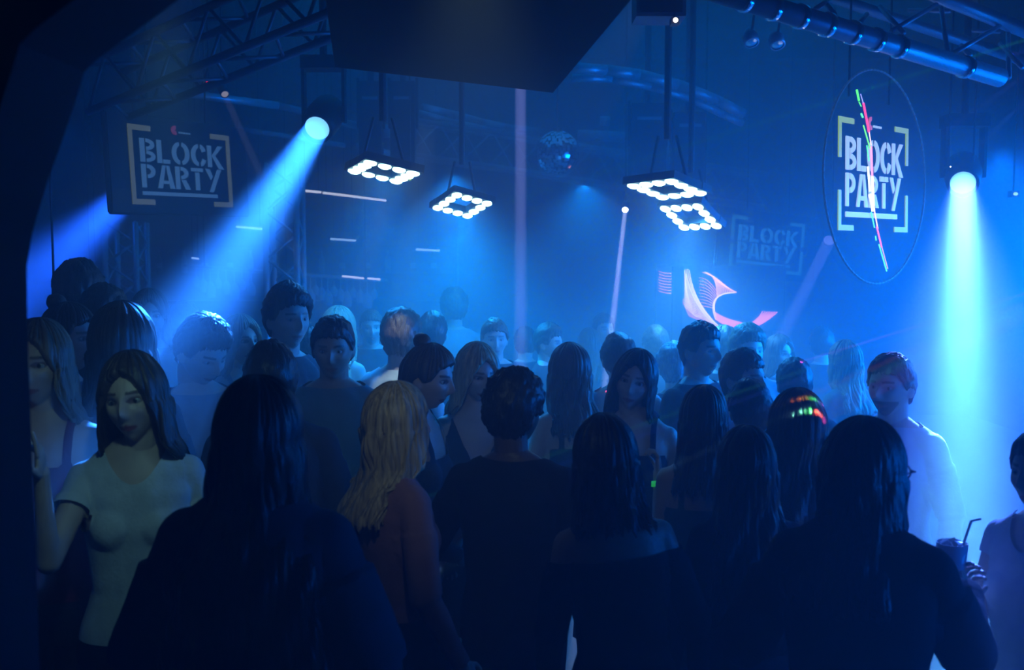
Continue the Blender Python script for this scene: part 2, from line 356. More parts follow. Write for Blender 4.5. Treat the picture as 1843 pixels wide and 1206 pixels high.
def person(px, py, D, face, label, sex='m', skin='light', hair='black', hs='short', hlen=.35, top=(.02, .02, .025), sleeve=.5, neck='crew',
           bottom=(.02, .02, .03), bot='trousers', arms=None, yaw=0, pitch=0, roll=0, lean=(0, 0), hands=('relaxed', 'relaxed'), res=.011, group=None,
           vol=1.0, wide=1.0, loose=0, band=None, heads=1.05, topname=None, seed=None, head_off=(0, 0), hfall='back', beard=False, zt=None):
    """px, py: where the crown of the head is seen; D: distance; face: 0 looks at the camera, 90 to the right, 180 away"""
    seed = int(px * 7 + py) if seed is None else seed; r_ = np.random.default_rng(seed)
    g = P(px, py, D); m_ = sex == 'm'
    ctop = 1.765 if hs not in ('curly', 'afro') else 1.78
    if hs in ('long', 'bun'): ctop = 1.772
    sc = g.z / ctop
    # ---- joints in the canonical body, 1.75 m tall
    sx = (.170 if m_ else .143) * wide; hx = .09
    arms = arms or (((.30, .05, -1), (.10, -.30, -1)), ((-.30, .05, -1), (-.10, -.30, -1)))
    J = {}
    limbs = []
    ar = (.052, .044, .036, .026) if m_ else (.043, .036, .030, .0215)
    if m_: tor = [(.80, .15, .11, 0), (.88, .178, .125, .005), (.96, .172, .12, .005), (1.06, .155, .108, 0), (1.16, .162, .112, 0), (1.28, .172, .122, 0), (1.36, .170, .112, .005), (1.42, .14, .088, .01), (1.47, .09, .066, .015), (1.52, .05, .05, .02)]
    else: tor = [(.80, .155, .115, 0), (.88, .182, .13, .01), (.96, .165, .12, .008), (1.07, .125, .095, 0), (1.16, .132, .098, 0), (1.27, .15, .11, 0), (1.36, .155, .10, .005), (1.42, .14, .08, .01), (1.465, .085, .062, .015), (1.52, .042, .045, .02)]
    tor = [(z, a * wide, b_ * (1 + (wide - 1) * .6), y) for z, a, b_, y in tor]
    pr = [ringloft(tor)]
    if not m_:
        for s in (-1, 1): pr.append(ellipsoid((s * .062, -.070, 1.265), (.058, .052, .060)))
    bones = [('torso', (0, 0, .9), (0, 0, 1.42)), ('neck', (0, .02, 1.47), (0, .02, 1.58)), ('head', (0, 0, 1.6), (0, 0, 1.72))]
    wr = []
    for i, s in enumerate((1, -1)):
        sh = np.array([s * sx, .01, 1.405]); ua, fa = (np.array(q, float) for q in arms[i])
        el = sh + ua / np.linalg.norm(ua) * .285; wt = el + fa / np.linalg.norm(fa) * .25
        pr += [capsule(sh, el, ar[0], ar[1]), capsule(el, wt, ar[2] * 1.12, ar[3] * 1.02), ellipsoid(sh - [s * .03, 0, .0], (.060 if m_ else .05, .055, .05))]
        pr.append(capsule(sh - [s * .015, 0, 0], [s * .035, .02, 1.485], .047 if m_ else .036, .04))
        bones += [('ua%d' % i, sh, el), ('fa%d' % i, el, wt), ('hd%d' % i, wt, wt + fa / np.linalg.norm(fa) * .17)]; wr.append((wt, fa))
        st = s * (hx + r_.uniform(0, .04)); fy = r_.uniform(-.06, .06)
        k0 = np.array([s * hx, .0, .88]); k1 = np.array([st, fy - .02, .49]); k2 = np.array([st, fy + .03, .085])
        pr += [capsule(k0, k1, .088, .055), capsule(k1, k2, .056, .036), capsule(k2 - [0, -.02, .035], k2 - [-s * .02, .15, .055], .036, .03)]
        bones += [('th', k0, k1), ('sk', k1, k2), ('ft', k2 + [0, .03, -.03], k2 - [0, .15, .05])]
    V, Fc = ev(*join(pr), [('REMESH', dict(mode='VOXEL', voxel_size=res, adaptivity=0)), ('SMOOTH', dict(factor=.5, iterations=4))])
    # ---- label every vertex by its nearest bone
    dist = []; par = []
    for nm, a, b_ in bones:
        a = np.array(a, float); b_ = np.array(b_, float); d = b_ - a; t = np.clip((V - a) @ d / (d @ d), 0, 1)
        q = np.linalg.norm(V - a - t[:, None] * d, axis=1)
        if nm == 'torso': q = q * .52
        dist.append(q); par.append(t)
    dist = np.array(dist); near = dist.argmin(0); t = np.array(par)[near, np.arange(len(V))]
    lab = np.array([b_[0] for b_ in bones])[near]
    me = bpy.data.meshes.new('t'); me.from_pydata(V.tolist(), [], Fc); N = np.empty(len(V) * 3); me.vertices.foreach_get('normal', N); N = N.reshape(-1, 3); bpy.data.meshes.remove(me)
    x, y, z = V.T
    front = y < .02
    def bend(Q):
        Q = Q.copy(); wgt = np.clip((Q[:, 2] - .9) / .35, 0, 1)
        for ax, ang in ((0, lean[0]), (1, lean[1])):
            if not ang: continue
            th = R(ang) * wgt; zz = Q[:, 2] - .95
            if ax == 0: yy = Q[:, 1]; Q[:, 1], Q[:, 2] = yy * np.cos(th) - zz * np.sin(th), .95 + zz * np.cos(th) + yy * np.sin(th)
            else: xx = Q[:, 0]; Q[:, 0], Q[:, 2] = xx * np.cos(th) + zz * np.sin(th), .95 + zz * np.cos(th) - xx * np.sin(th)
        return Q
    # ---- body: torso, limbs, head and hands made one surface
    HM = Matrix.Translation((head_off[0], -.012 + head_off[1], 1.632)) @ Euler((R(pitch), R(roll), R(yaw)), 'XYZ').to_matrix().to_4x4()
    HS = heads
    def hx_(Q, M=HM, s_=HS): return (Q * s_) @ np.array(M.to_3x3()).T + np.array(M.translation)
    hV, hF = head_mesh(sex)
    # blend: the neck part keeps upright, the head turns
    wgt = np.clip((hV[:, 2] + .20) / .12, 0, 1)[:, None]
    up = hV + np.array([0, -.012, 1.632]); hW = hx_(hV) * wgt + up * (1 - wgt)
    parts_ = [(V, Fc), (hW, hF)]
    for i, (wt, fa) in enumerate(wr):
        hv, hf = hand_mesh(hands[i]); hv = hv * (1.0 if m_ else .9)
        if i == 1: hv = hv * np.array([-1, 1, 1]); hf = [tuple(reversed(q)) for q in hf]
        M = np.array(rot_to(fa, i)); parts_.append((hv @ M.T + wt, hf))
    objs = []
    for v_, f_ in parts_[1:]:
        mm = bpy.data.meshes.new('t'); mm.from_pydata(v_.tolist(), [], f_); oo = bpy.data.objects.new('t', mm); COL.objects.link(oo); oo.hide_render = True; objs.append(oo)
    BV, BF = ev(V, Fc, [('BOOLEAN', dict(operation='UNION', solver='MANIFOLD', object=oo)) for oo in objs])
    for oo in objs: mm = oo.data; bpy.data.objects.remove(oo); bpy.data.meshes.remove(mm)
    if len(BV) < len(V) * .8: BV, BF = join(parts_)
    # tint: lips, brows, lids in the head's own frame
    L = (BV - np.array(HM.translation)) @ np.array(HM.to_3x3()) / HS
    tint = np.ones((len(BV), 3)); fr_ = (L[:, 1] < -.04)
    lip = fr_ & (np.abs(L[:, 2] - 5 * L[:, 0] ** 2 + .0655) < .0095 - .25 * np.abs(L[:, 0])) & (np.abs(L[:, 0]) < .024)
    tint[lip] = (.75, .38, .38) if m_ else (.6, .2, .22)
    for s in (-1, 1):
        brow = fr_ & (np.abs(L[:, 2] - .031 + .15 * np.abs(L[:, 0] * s - .03)) < .0042) & (np.abs(L[:, 0] - s * .032) < .019)
        tint[brow] = (.2, .15, .13)
        lid = fr_ & (((L[:, 0] - s * .031) / .019) ** 2 + ((L[:, 2] - .008) / .009) ** 2 < 1)
        tint[lid] = (.8, .68, .65) if m_ else (.35, .25, .25)
    if beard:
        q = fr_ & (L[:, 2] < -.045) & (L[:, 2] > -.125) & ~lip; tint[q] = (.25, .2, .18)
    rt = empty('person', Vector((0, 0, 0)), label, 'person', group)
    def W(Q): return bend(Q) * sc
    body = np_mesh(W(BV), BF, 'body', skin_m(skin), rt, True, tint)
    for s in (-1, 1):
        ec = ellipsoid((s * .031, -.0690 if m_ else -.0652, .0055), (.0125, .0125, .0095), None, 14, 10)
        eo = np_mesh(W(hx_(ec[0])), ec[1], 'eye', mat('eye_white', (.42, .41, .4), .2), rt)
        e2 = ellipsoid((s * .031, -.0800 if m_ else -.0762, .0065), (.0058, .0022, .0058), None, 10, 6)
        np_mesh(W(hx_(e2[0])), e2[1], 'iris', mat('eye_dark', (.02, .015, .012), .15), eo)
    # ---- garments: body faces of the covered region pushed outwards, with folds
    fo = noise3(V * [1, 1, .45], 38, seed) * .004 + noise3(V * [1, 1, .35], 90, seed + 1) * .0018
    edges = None
    def garment(name, fld, off, m, par=rt):
        Q = V + N * (off + fo)[:, None]
        keep = fld > 0
        fs = [f for f in Fc if any(keep[i] for i in f)]
        FA = np.array([f if len(f) == 4 else (*f, f[-1]) for f in fs])
        used = np.unique(FA); Q2 = Q.copy()
        # pull the outer vertices of the rim back to where the field is zero
        best = np.full(len(V), -1); bf = np.zeros(len(V))
        for a_, c_ in ((0, 1), (1, 2), (2, 3), (3, 0), (0, 2), (1, 3)):
            for p_, q_ in ((FA[:, a_], FA[:, c_]), (FA[:, c_], FA[:, a_])):
                k_ = (~keep[p_]) & keep[q_]; pp, qq = p_[k_], q_[k_]; o_ = fld[qq] > bf[pp]; best[pp[o_]] = qq[o_]; bf[pp[o_]] = fld[qq[o_]]
        k_ = np.where(best >= 0)[0]; b2 = best[k_]; t_ = (fld[b2] / (fld[b2] - fld[k_] + 1e-9))[:, None]
        Q2[k_] = Q[b2] * (1 - t_) + Q[k_] * t_
        idx = np.full(len(V), -1); idx[used] = np.arange(len(used))
        return np_mesh(W(Q2[used]), [tuple(int(idx[i]) for i in f) for f in fs], name, m, par)
    isT = lab == 'torso'; isN = lab == 'neck'; ua = np.char.startswith(lab, 'ua'); fa_ = np.char.startswith(lab, 'fa')
    ax = np.abs(x); BIG = .02
    def reg(mask): return np.where(mask, BIG, -BIG)
    mn, mx_ = np.minimum, np.maximum
    if neck == 'crew': nk = np.where(front, 1.472, 1.488) - z
    elif neck == 'scoop': nk = np.where(front, 1.392 + 13 * ax * ax, 1.47) - z
    elif neck == 'v': nk = np.where(front, 1.17 + 2.6 * ax, 1.44) - z
    elif neck == 'strap': nk = mx_(np.where(front, 1.335, 1.30) - z, mn(.011 - np.abs(ax - .085), z - 1.25))
    elif neck == 'halter': nk = mx_(np.where(front, 1.36, 1.22) - z, mn(reg(front), .06 - ax))
    elif neck == 'off': nk = 1.36 - z
    elif neck == 'oneoff': nk = np.where(x > .02, 1.48, 1.33) - z
    else: nk = 1.54 - z
    hem = .93 if bot != 'dress' else .80
    body_ = isT | (isN & (z < 1.56)) | (lab == 'th') 
    fld = mn(mn(reg(body_), nk), z - hem)
    if sleeve > 0:
        tl = sleeve * 2 if sleeve < .5 else 9
        fld = mx_(fld, mn(mn(reg(ua), (tl - t) * .28), nk))
        fld = mx_(fld, mn(reg(fa_), ((sleeve - .5) * 2.1 - t) * .25))
    elif neck in ('crew', 'scoop'):
        fld = mx_(fld, mn(mn(reg(ua), (.12 - t) * .28), nk))
    off = np.full(len(V), .010 + loose)
    off = off + np.where(ua & (t > .3), .006 + loose * .4, 0)
    garment(topname or ('dress' if bot == 'dress' else 'shirt'), fld, off, cloth_m(top))
    if bot in ('trousers', 'jeans'):
        fb = mn(reg(isT | (lab == 'th') | (lab == 'sk')), 1.0 - z)
        garment('trousers', fb, np.full(len(V), .008), cloth_m(bottom))
    else:
        zt_, zb = (1.04, .58) if bot == 'skirt' else (1.0, .52)
        rg = [(zt_ - (zt_ - zb) * k / 8, .155 + .06 * min(1, k / 3) + .03 * k / 8, .118 + .045 * min(1, k / 3) + .03 * k / 8, .008) for k in range(9)]
        sv, sf = ringloft(rg[::-1], 48, 2.1); th = np.arctan2(sv[:, 1], sv[:, 0]); kk = np.clip((zt_ - sv[:, 2]) / .4, 0, 1)
        ri = 1 + .04 * kk * np.sin(th * 11 + seed) + .02 * kk * np.sin(th * 23)
        sv[:, 0] *= ri; sv[:, 1] *= ri
        np_mesh(W(sv), sf[:-1], 'skirt', cloth_m(bottom if bot == 'skirt' else top), rt)
    for sg in (-1, 1):
        kf = mn(reg(((lab == 'ft') | (lab == 'sk')) & (x * sg > 0)), .125 - z)
        garment('shoe', kf, np.full(len(V), .007), mat('shoe_leather', (.03, .025, .03), .4))
    # ---- hair
    a, b_, h = ((.076, .097, .117) if m_ else (.072, .092, .112))
    lay = []
    if hs in ('short', 'curly', 'afro', 'buzz'):
        n1, n2 = 96, 26; amp = {'short': .0045, 'curly': .006, 'afro': .007, 'buzz': .001}[hs]; th0 = {'short': (.003, .015), 'curly': (.010, .030), 'afro': (.014, .036), 'buzz': (.004, .006)}[hs]
        g_ = []
        for i in range(n1):
            ph = 2 * math.pi * i / n1            # 0 = back (+y)
            cf = math.cos(ph); side = abs(math.sin(ph))
            dg_ = abs((math.degrees(ph) + 180) % 360 - 180)      # 0 back, 180 front
            zend = np.interp(dg_, [0, 45, 66, 80, 88, 100, 108, 122, 140, 180], [-.066, -.062, -.045, -.004, .012, .004, .004, .048, .060, .064])
            zend += .004 * math.sin(i * 2.9 + seed) + .003 * math.sin(i * 1.3)
            el = math.asin(max(-.99, min(.99, zend / h)))
            for k in range(n2):
                e = math.pi / 2 - (math.pi / 2 - el) * k / (n2 - 1)
                s_ = math.sin(e); tk = th0[0] + (th0[1] - th0[0]) * max(0, s_) ** .8
                tk = tk * min(1, (n2 - 1 - k) / (n2 * .22)) - .0015 * (k == n2 - 1) + .0012
                cx_, cz_ = math.cos(e), math.sin(e)
                g_.append(((a + tk) * cx_ * math.sin(ph), (b_ + tk) * cx_ * cf * (1 - .3 * max(0, -s_)), (h + tk) * cz_))
        g_ = np.array(g_); nn = g_ / np.linalg.norm(g_, axis=1)[:, None]
        fq = {'short': 160, 'curly': 210, 'afro': 240, 'buzz': 300}[hs]
        g_ = g_ + nn * (np.abs(noise3(g_, fq, seed)) * amp * 2 + noise3(g_, fq * .35, seed + 3) * amp)[:, None]
        hf = [(i * n2 + k, i * n2 + k + 1, ((i + 1) % n1) * n2 + k + 1, ((i + 1) % n1) * n2 + k) for i in range(n1) for k in range(n2 - 1)]
        hv = hx_(g_)
    else:
        n1, n2 = 150, 46; g_ = []; tk0 = .020 * vol
        upd = hs in ('bun',)
        ln = .03 if upd else hlen
        for i in range(n1):
            ph = 2 * math.pi * i / n1; cf = math.cos(ph); pd = abs((math.degrees(ph) + 180) % 360 - 180)   # pd: 0 back .. 180 front
            rnd = math.sin(i * 1.7 + seed) * .5 + math.sin(i * .61 + seed * 2) * .5
            full = .05 + ln + .018 * rnd
            ff = min(1, max(0, (pd - 112) / 44))        # front: stops at the hairline
            ff = ff * ff * (3 - 2 * ff)
            Lz = np.interp(pd, [0, 114, 122, 134, 152, 180], [-full, -full * .97, -.12, .015, .058, .082])
            if upd: Lz = np.interp(pd, [0, 50, 72, 86, 100, 112, 130, 180], [-.062, -.055, -.01, .018, .0, .01, .055, .07])
            for k in range(n2):
                u = k / (n2 - 1)
                # arc part to the equator, then the fall
                arc = 12 if True else 0
                if k <= arc or Lz > 0 or upd:
                    if Lz > 0 or upd:
                        e0 = math.asin(max(-.9, min(.95, Lz / h))); e = math.pi / 2 - (math.pi / 2 - e0) * u
                    else: e = math.pi / 2 * (1 - k / arc)
                    tk = tk0 * (.55 + .45 * max(0, math.sin(e))) + .002 * rnd
                    if (Lz > 0 or upd) and k == n2 - 1: tk = -.002
                    g_.append(((a + tk) * math.cos(e) * math.sin(ph), (b_ + tk) * math.cos(e) * cf, (h + tk) * math.sin(e)))
                else:
                    q = (k - arc) / (n2 - 1 - arc); zz = Lz * q
                    fl = min(1, max(0, -zz / .17)); fl2 = min(1, max(0, (-zz - .12) / .14))
                    X_ = (a + tk0 * .7) * math.sin(ph) * (1 + .12 * fl * vol); Y_ = (b_ + tk0 * .6) * cf * (1 - .12 * fl * (cf > 0))
                    if hfall == 'front' and pd > 70: ty = -.105
                    elif hfall == 'half' and pd > 88 : ty = -.10
                    else: ty = .105
                    sgn = 1 if math.sin(ph) > 0 else -1
                    tx = .115 * vol * math.sin(ph) * (1 + .25 * min(1, max(0, (-zz - .3) / .3)))
                    if ty < 0: tx = sgn * (.055 + .06 * (180 - pd) / 110)
                    X_ = X_ * (1 - fl2) + tx * fl2
                    Y_ = Y_ * (1 - fl2) + (ty + .045 * cf * (ty > 0) + .012) * fl2
                    wv = .007 * math.sin(zz * 42 + i * .35 + seed) + .003 * rnd
                    tip = 1 - .45 * max(0, q - .75) / .25 * (.6 + .4 * rnd)
                    g_.append((X_ * (1 + wv * 3) , Y_ + wv * (1 if ty > 0 else -1), zz))
        g_ = np.array(g_); ph_ = np.repeat(np.arange(n1), n2) / n1 * 2 * math.pi
        nr = np.stack([np.sin(ph_), np.cos(ph_), 0 * ph_], 1)
        wob = 1.5 * np.sin(ph_ * 7 + seed) + 1.2 * np.sin(g_[:, 2] * 17 + ph_ * 3); g_ += nr * (.0018 * np.sin(ph_ * 53 + wob * 2.2) + .0014 * np.sin(ph_ * 29 - wob * 3) + .0028 * np.sin(ph_ * 11 + wob))[:, None]
        hf = [(i * n2 + k, i * n2 + k + 1, ((i + 1) % n1) * n2 + k + 1, ((i + 1) % n1) * n2 + k) for i in range(n1) for k in range(n2 - 1)]
        turned = hx_(g_); HM2 = Matrix.Translation(HM.translation) @ Euler((0, 0, R(yaw * .5)), 'XYZ').to_matrix().to_4x4()
        strt = hx_(g_, HM2); wt_ = np.clip((g_[:, 2] + .30) / .2, 0, 1)[:, None]
        hv = turned * wt_ + strt * (1 - wt_)
        if not upd:
            # keep the long lengths outside the back and the chest
            dn = g_[:, 2] < -.17
            hv[dn, 1] = np.where(hv[dn, 1] > 0, np.maximum(hv[dn, 1], .085), hv[dn, 1])
    ho = np_mesh(W(hv), hf, 'hair', hair_m(hair), rt)
    sd = ho.modifiers.new('thick', 'SOLIDIFY'); sd.thickness = .006 * sc; sd.offset = -1
    if hs == 'bun':
        bv, bf = ellipsoid((0, .045, .135), (.034, .034, .03), None, 24, 16); bv += (noise3(bv, 150, seed) * .003)[:, None]
        np_mesh(W(hx_(bv)), bf, 'hair_bun', hair_m(hair), rt)
    if band:
        i, c, pos = band; wt, fa = wr[i]; d = fa / np.linalg.norm(fa)
        u = np.cross(d, [0, 1, .3]); u /= np.linalg.norm(u); w_ = np.cross(d, u); vv = []; n = 24
        for q, r0 in ((-.012, .030), (.012, .029), (.012, .026), (-.012, .027)):
            for k in range(n): vv.append(wt - d * pos + d * q + r0 * (u * math.cos(2 * math.pi * k / n) + w_ * math.sin(2 * math.pi * k / n)))
        ff = [(j * n + k, j * n + (k + 1) % n, ((j + 1) % 4) * n + (k + 1) % n, ((j + 1) % 4) * n + k) for j in range(4) for k in range(n)]
        np_mesh(W(np.array(vv)), ff, 'wristband', c, rt)
    # place: the crown of the (bent) head goes to the seen point
    top_ = W(hx_(np.array([[0, 0, .11]])))[0]
    rz = R(face); c, s = math.cos(rz), math.sin(rz)
    ox, oy = c * top_[0] - s * top_[1], s * top_[0] + c * top_[1]
    rt.location = (g.x - ox, g.y - oy, 0); rt.rotation_euler = (0, 0, rz)
    rt['_w'] = 0; del rt['_w']
    rt_info = dict(W=W, hx=hx_, wr=wr, sc=sc, rt=rt)
    return rt_info

# ------------------------------------------------------------------ the crowd
G_band = mat('neon_green_band', (.1, .8, .15), .4, emit=(.05, 1, .12), es=.25)
W_TEE = (.62, .62, .62)
DN = (.03, .035, .05)
up_arm = ((.25, -.5, -.9), (.1, -.7, .75))
def pp(*a, **k):
    if a[2] > 4.6: k.setdefault('res', .014)
    return person(*a, **k)
# --- nearest row
FG = pp(462, 688, 2.3, 176, 'woman with very long dark hair seen from behind, largest figure of the crowd', sex='f', hs='long', hlen=.56, vol=1.28, heads=1.1, top=(.05, .075, .10), bottom=DN, sleeve=1, neck='crew', loose=.022, wide=1.12, res=.009,
   arms=(((.42, .05, -1), (.1, -.5, -1)), ((-.42, .05, -1), (-.1, -.5, -1))))
FR = pp(1556, 758, 2.42, 150, 'woman with black hair and glasses raising a cup before the bright beam', sex='f', hs='long', hlen=.24, vol=1.1, heads=1.1, top=(.012, .014, .02), sleeve=1, neck='crew', wide=1.15, loose=.018, yaw=-30, res=.009,
   arms=(((.5, .1, -1), (-.2, -.9, -.25)), ((-.35, -.55, -.95), (.12, -.9, .3))), hands=('relaxed', 'grip'))
BM = pp(926, 668, 3.2, 168, 'man in a black top with a round curly black haircut seen from behind', sex='m', skin='dark', hs='afro', top=(.012, .014, .018), sleeve=1, neck='crew', res=.009, yaw=-22, wide=1.0, heads=1.0,
   arms=(((.55, -.2, -1), (-.1, -.9, -.4)), ((-.3, .05, -1), (-.1, -.3, -1))))
pp(1085, 745, 2.75, 190, 'dark-haired woman in an off-shoulder black top, one shoulder bare, seen from behind', sex='f', hs='long', hlen=.13, vol=1.12, heads=1.06, top=(.012, .014, .022), sleeve=.9, neck='off', res=.009, skin='tan', lean=(4, 4), yaw=-8)
W1 = pp(232, 636, 2.95, 14, 'smiling woman in a white scoop-neck t-shirt facing the camera, long brown hair', sex='f', hs='long', hlen=.27, vol=1.12, hair='brown', top=W_TEE, sleeve=.2, neck='scoop', res=.009, yaw=-14, roll=-6, heads=1.08,
   arms=(((.3, .0, -1), (.1, -.4, -1)), ((-.28, -.75, -.75), (0, -.2, 1))), hands=('relaxed', 'point'))
pp(70, 574, 3.15, 8, 'fair-haired woman in a dark red top at the dark edge of the arch, looking out', sex='f', hs='long', hlen=.30, hair='lightbrown', top=(.16, .012, .02), sleeve=0, neck='strap', yaw=-8, res=.01)
PK = pp(712, 688, 3.02, 128, 'short blonde woman in a pale pink blouse wearing a black strap and green wristband', sex='f', hs='long', hlen=.23, hair='blonde', top=(.34, .16, .17), sleeve=1, neck='crew', bot='skirt', bottom=(.012, .012, .018), res=.009, yaw=-12,
   arms=(((.42, .0, -1), (.15, -.2, -1)), ((-.3, .05, -1), (-.1, -.5, -1))), band=(0, G_band, -.01))
pp(218, 556, 3.62, 188, 'tall woman with full dark hair, back turned, behind the woman in the white t-shirt', sex='f', hs='long', hlen=.36, vol=1.5, heads=1.15, top=(.02, .02, .025), sleeve=.5, neck='crew')
pp(1345, 768, 2.93, 182, 'woman with long dark hair seen from behind, left of the woman with glasses', sex='f', hs='long', hlen=.36, top=(.015, .02, .04), sleeve=1, neck='crew', vol=1.1, res=.01)
pp(1436, 706, 3.26, 186, 'person whose dark hair catches two rainbow laser stripes, seen from behind', sex='f', hs='long', hlen=.25, vol=1.25, top=(.02, .025, .04), sleeve=1, neck='crew', res=.01, heads=1.1)
RE = pp(1878, 775, 2.72, -62, 'person in profile cut by the right edge, pale top, reaching towards the cup', sex='f', hs='short', top=(.62, .62, .64), sleeve=.12, neck='scoop', bottom=(.02, .02, .05), wide=1.0,
   arms=(((.3, .05, -1), (.1, -.2, -1)), ((-.1, -.3, -1), (.3, -.7, .5))), hands=('relaxed', 'grip'), yaw=0, res=.01)
# --- middle rows
pp(376, 566, 3.95, 42, 'man in a grey shirt looking down, curly hair lit by the blue beam', hs='curly', hair='brown', top=(.28, .3, .34), pitch=20, lean=(6, 0), sleeve=.3, yaw=12, heads=1.06, res=.009)
pp(598, 572, 4.2, 4, 'man in a grey-teal t-shirt facing the camera, hairline low over a narrow face', hs='short', skin='tan', top=(.13, .24, .27), sleeve=.3, pitch=6, heads=1.04)
pp(486, 618, 3.5, 196, 'man with cropped dark hair and a bare neck seen from behind, before the grey-teal t-shirt', hs='short', top=(.03, .03, .04), skin='tan')
pp(518, 514, 4.6, 60, 'tall dark-haired man below the lattice column, head turned to the bar', hs='curly', hair='black', top=(.04, .045, .06), yaw=-20)
pp(432, 566, 5.05, 50, 'woman with loose light brown hair right behind the man under the beam', sex='f', hs='long', hair='lightbrown', top=(.15, .16, .2), neck='strap', sleeve=0)
pp(778, 616, 3.8, 74, 'brown-haired woman with a small top knot in profile, leaning in to talk', sex='f', hs='bun', hair='brown', top=(.05, .06, .08), neck='strap', sleeve=0, res=.009, lean=(6, 0), pitch=4)
pp(862, 616, 4.15, 8, 'blonde woman in a dark plunging v-neck dress looking down', sex='f', hs='long', hlen=.22, hair='blonde', top=(.018, .02, .035), bot='dress', neck='v', sleeve=0, res=.009, pitch=12, yaw=22)
pp(1152, 628, 4.0, -14, 'dark-haired woman laughing towards the centre, shoulders bare, dark strap dress', sex='f', hs='long', hlen=.22, hair='black', top=(.02, .03, .06), bot='dress', neck='strap', sleeve=0, roll=12, res=.01)
pp(1026, 618, 4.4, 200, 'brown-haired woman with a bare shoulder seen from behind, hair past the nape', sex='f', hs='long', hlen=.20, hair='brown', top=(.03, .05, .09), neck='strap', sleeve=0, vol=1.1)
pp(1262, 583, 4.75, 42, 'tall man with swept dark hair and a collarless black shirt, face three-quarter to the right', hs='short', top=(.02, .022, .03), sleeve=1, res=.011, heads=1.05)
pp(1338, 632, 4.28, 36, 'man with a pink-lit face under the swirl screen, white collar showing', hs='short', hair='brown', top=(.3, .32, .36), sleeve=1, yaw=8)
pp(1605, 640, 3.9, -48, 'bearded man in a white shirt at the rim of the bright beam', hs='short', hair='brown', top=(.6, .6, .62), sleeve=1, beard=True, res=.01)
HD = pp(1268, 694, 3.56, 172, 'dark-haired person holding up a hand, green wristband, seen from behind', sex='f', hs='long', hlen=.2, top=(.04, .14, .16), sleeve=0, neck='strap',
   arms=(((.10, -.3, -1), (.02, -.25, 1)), ((-.25, .05, -1), (-.05, -.4, -1))), hands=('grip', 'relaxed'), band=(0, G_band, .03))
pp(1350, 686, 3.88, 184, 'person with a smooth dark crop seen from behind, left of the laser-striped hair', hs='short', top=(.03, .035, .05), sleeve=.4)
pp(1430, 648, 4.65, 178, 'person whose hair catches one thin violet arc, behind the rainbow stripes', hs='short', top=(.03, .035, .05), sleeve=.4)
pp(1212, 618, 5.25, 184, 'person with curly grey-brown hair seen from behind, beside the laughing woman', sex='f', hs='curly', hair='grey', top=(.05, .06, .1), sleeve=1)
NK = pp(1112, 602, 4.9, 186, 'man in a pale vest wearing pink and green glow necklaces, seen from behind', hs='short', hair='brown', top=(.5, .52, .55), sleeve=0, neck='scoop', pitch=14)
pp(722, 558, 5.0, 150, 'man in a glaring white t-shirt, cropped hair lit cyan, seen from behind', hs='curly', hair='lightbrown', top=(.85, .85, .85), sleeve=.3, yaw=20, res=.011)
pp(608, 552, 5.85, 160, 'blonde woman behind the grey-teal t-shirt, hair glowing violet and orange', sex='f', hs='long', hair='blonde', hlen=.28, top=(.1, .1, .12), neck='strap', sleeve=0, vol=1.15)
pp(556, 592, 5.35, 190, 'person with dark hair in shade between the tall man and the grey-teal t-shirt', hs='short', top=(.03, .03, .04))
pp(140, 472, 4.75, 200, 'very tall man with a full dark haircut, highest head at the left', hs='curly', hair='black', top=(.02, .02, .03))
pp(186, 516, 4.3, 165, 'man with a round dark head just right of the very tall man', hs='short', top=(.02, .02, .03))
pp(122, 545, 3.95, 80, 'small dark-haired person in profile below the very tall man', sex='f', hs='bun', hair='black', top=(.1, .1, .16))
# --- back rows
B = [(778, 564, 6.0, 176, 'm', 'short', 'person with a smooth round head behind the glaring white t-shirt'),
 (817, 520, 7.4, 182, 'm', 'curly', 'tall man with a bright curly crown, highest head in the middle distance'),
 (890, 576, 6.2, 8, 'm', 'short', 'man facing the camera above the blonde woman in the v-neck dress'),
 (945, 590, 7.2, 184, 'm', 'short', 'person at the foot of the violet shaft, facing away'),
 (988, 584, 6.75, 62, 'm', 'curly', 'man in profile just right of the violet shaft'),
 (1303, 590, 5.9, 180, 'm', 'curly', 'dark-haired man under the swirl screen with his back turned'),
 (1346, 586, 5.35, 14, 'm', 'curly', 'dark-haired man under the swirl screen facing the camera'),
 (1402, 602, 6.2, 30, 'f', 'long', 'woman with a fringe of orange-lit hair right of the swirl screen'),
 (1523, 612, 5.6, -150, 'f', 'long', 'faint long-haired woman in the haze left of the bearded man'),
 (1086, 566, 7.8, 20, 'm', 'short', 'small faint man far back under the white pin light'),
 (1060, 590, 7.4, 170, 'f', 'long', 'faint long-haired woman far back, right of the man in profile'),
 (668, 560, 7.2, 12, 'm', 'short', 'faint man by the bar counter, left of the glaring white t-shirt'),
 (1180, 588, 6.4, 188, 'm', 'short', 'faint man left of the dark post of the swirl screen'),
 (1480, 590, 6.8, 175, 'm', 'short', 'faint man far back beyond the rainbow stripes'),
 (330, 545, 6.15, 160, 'm', 'short', 'dim man behind the foot of the blue beam, facing the bar'),
 (268, 520, 5.3, 20, 'f', 'long', 'dim long-haired woman left of the blue beam, facing the camera')]
for x, y, D, f, sx_, h_, lb in B:
    pp(x, y, D, f, lb, sex=sx_, hs=h_, hair=('black', 'brown', 'lightbrown')[x % 3], hlen=.24, top=((.05, .06, .08), (.2, .2, .22), (.03, .03, .05))[y % 3], sleeve=.3, skin=('light', 'tan')[x % 2])

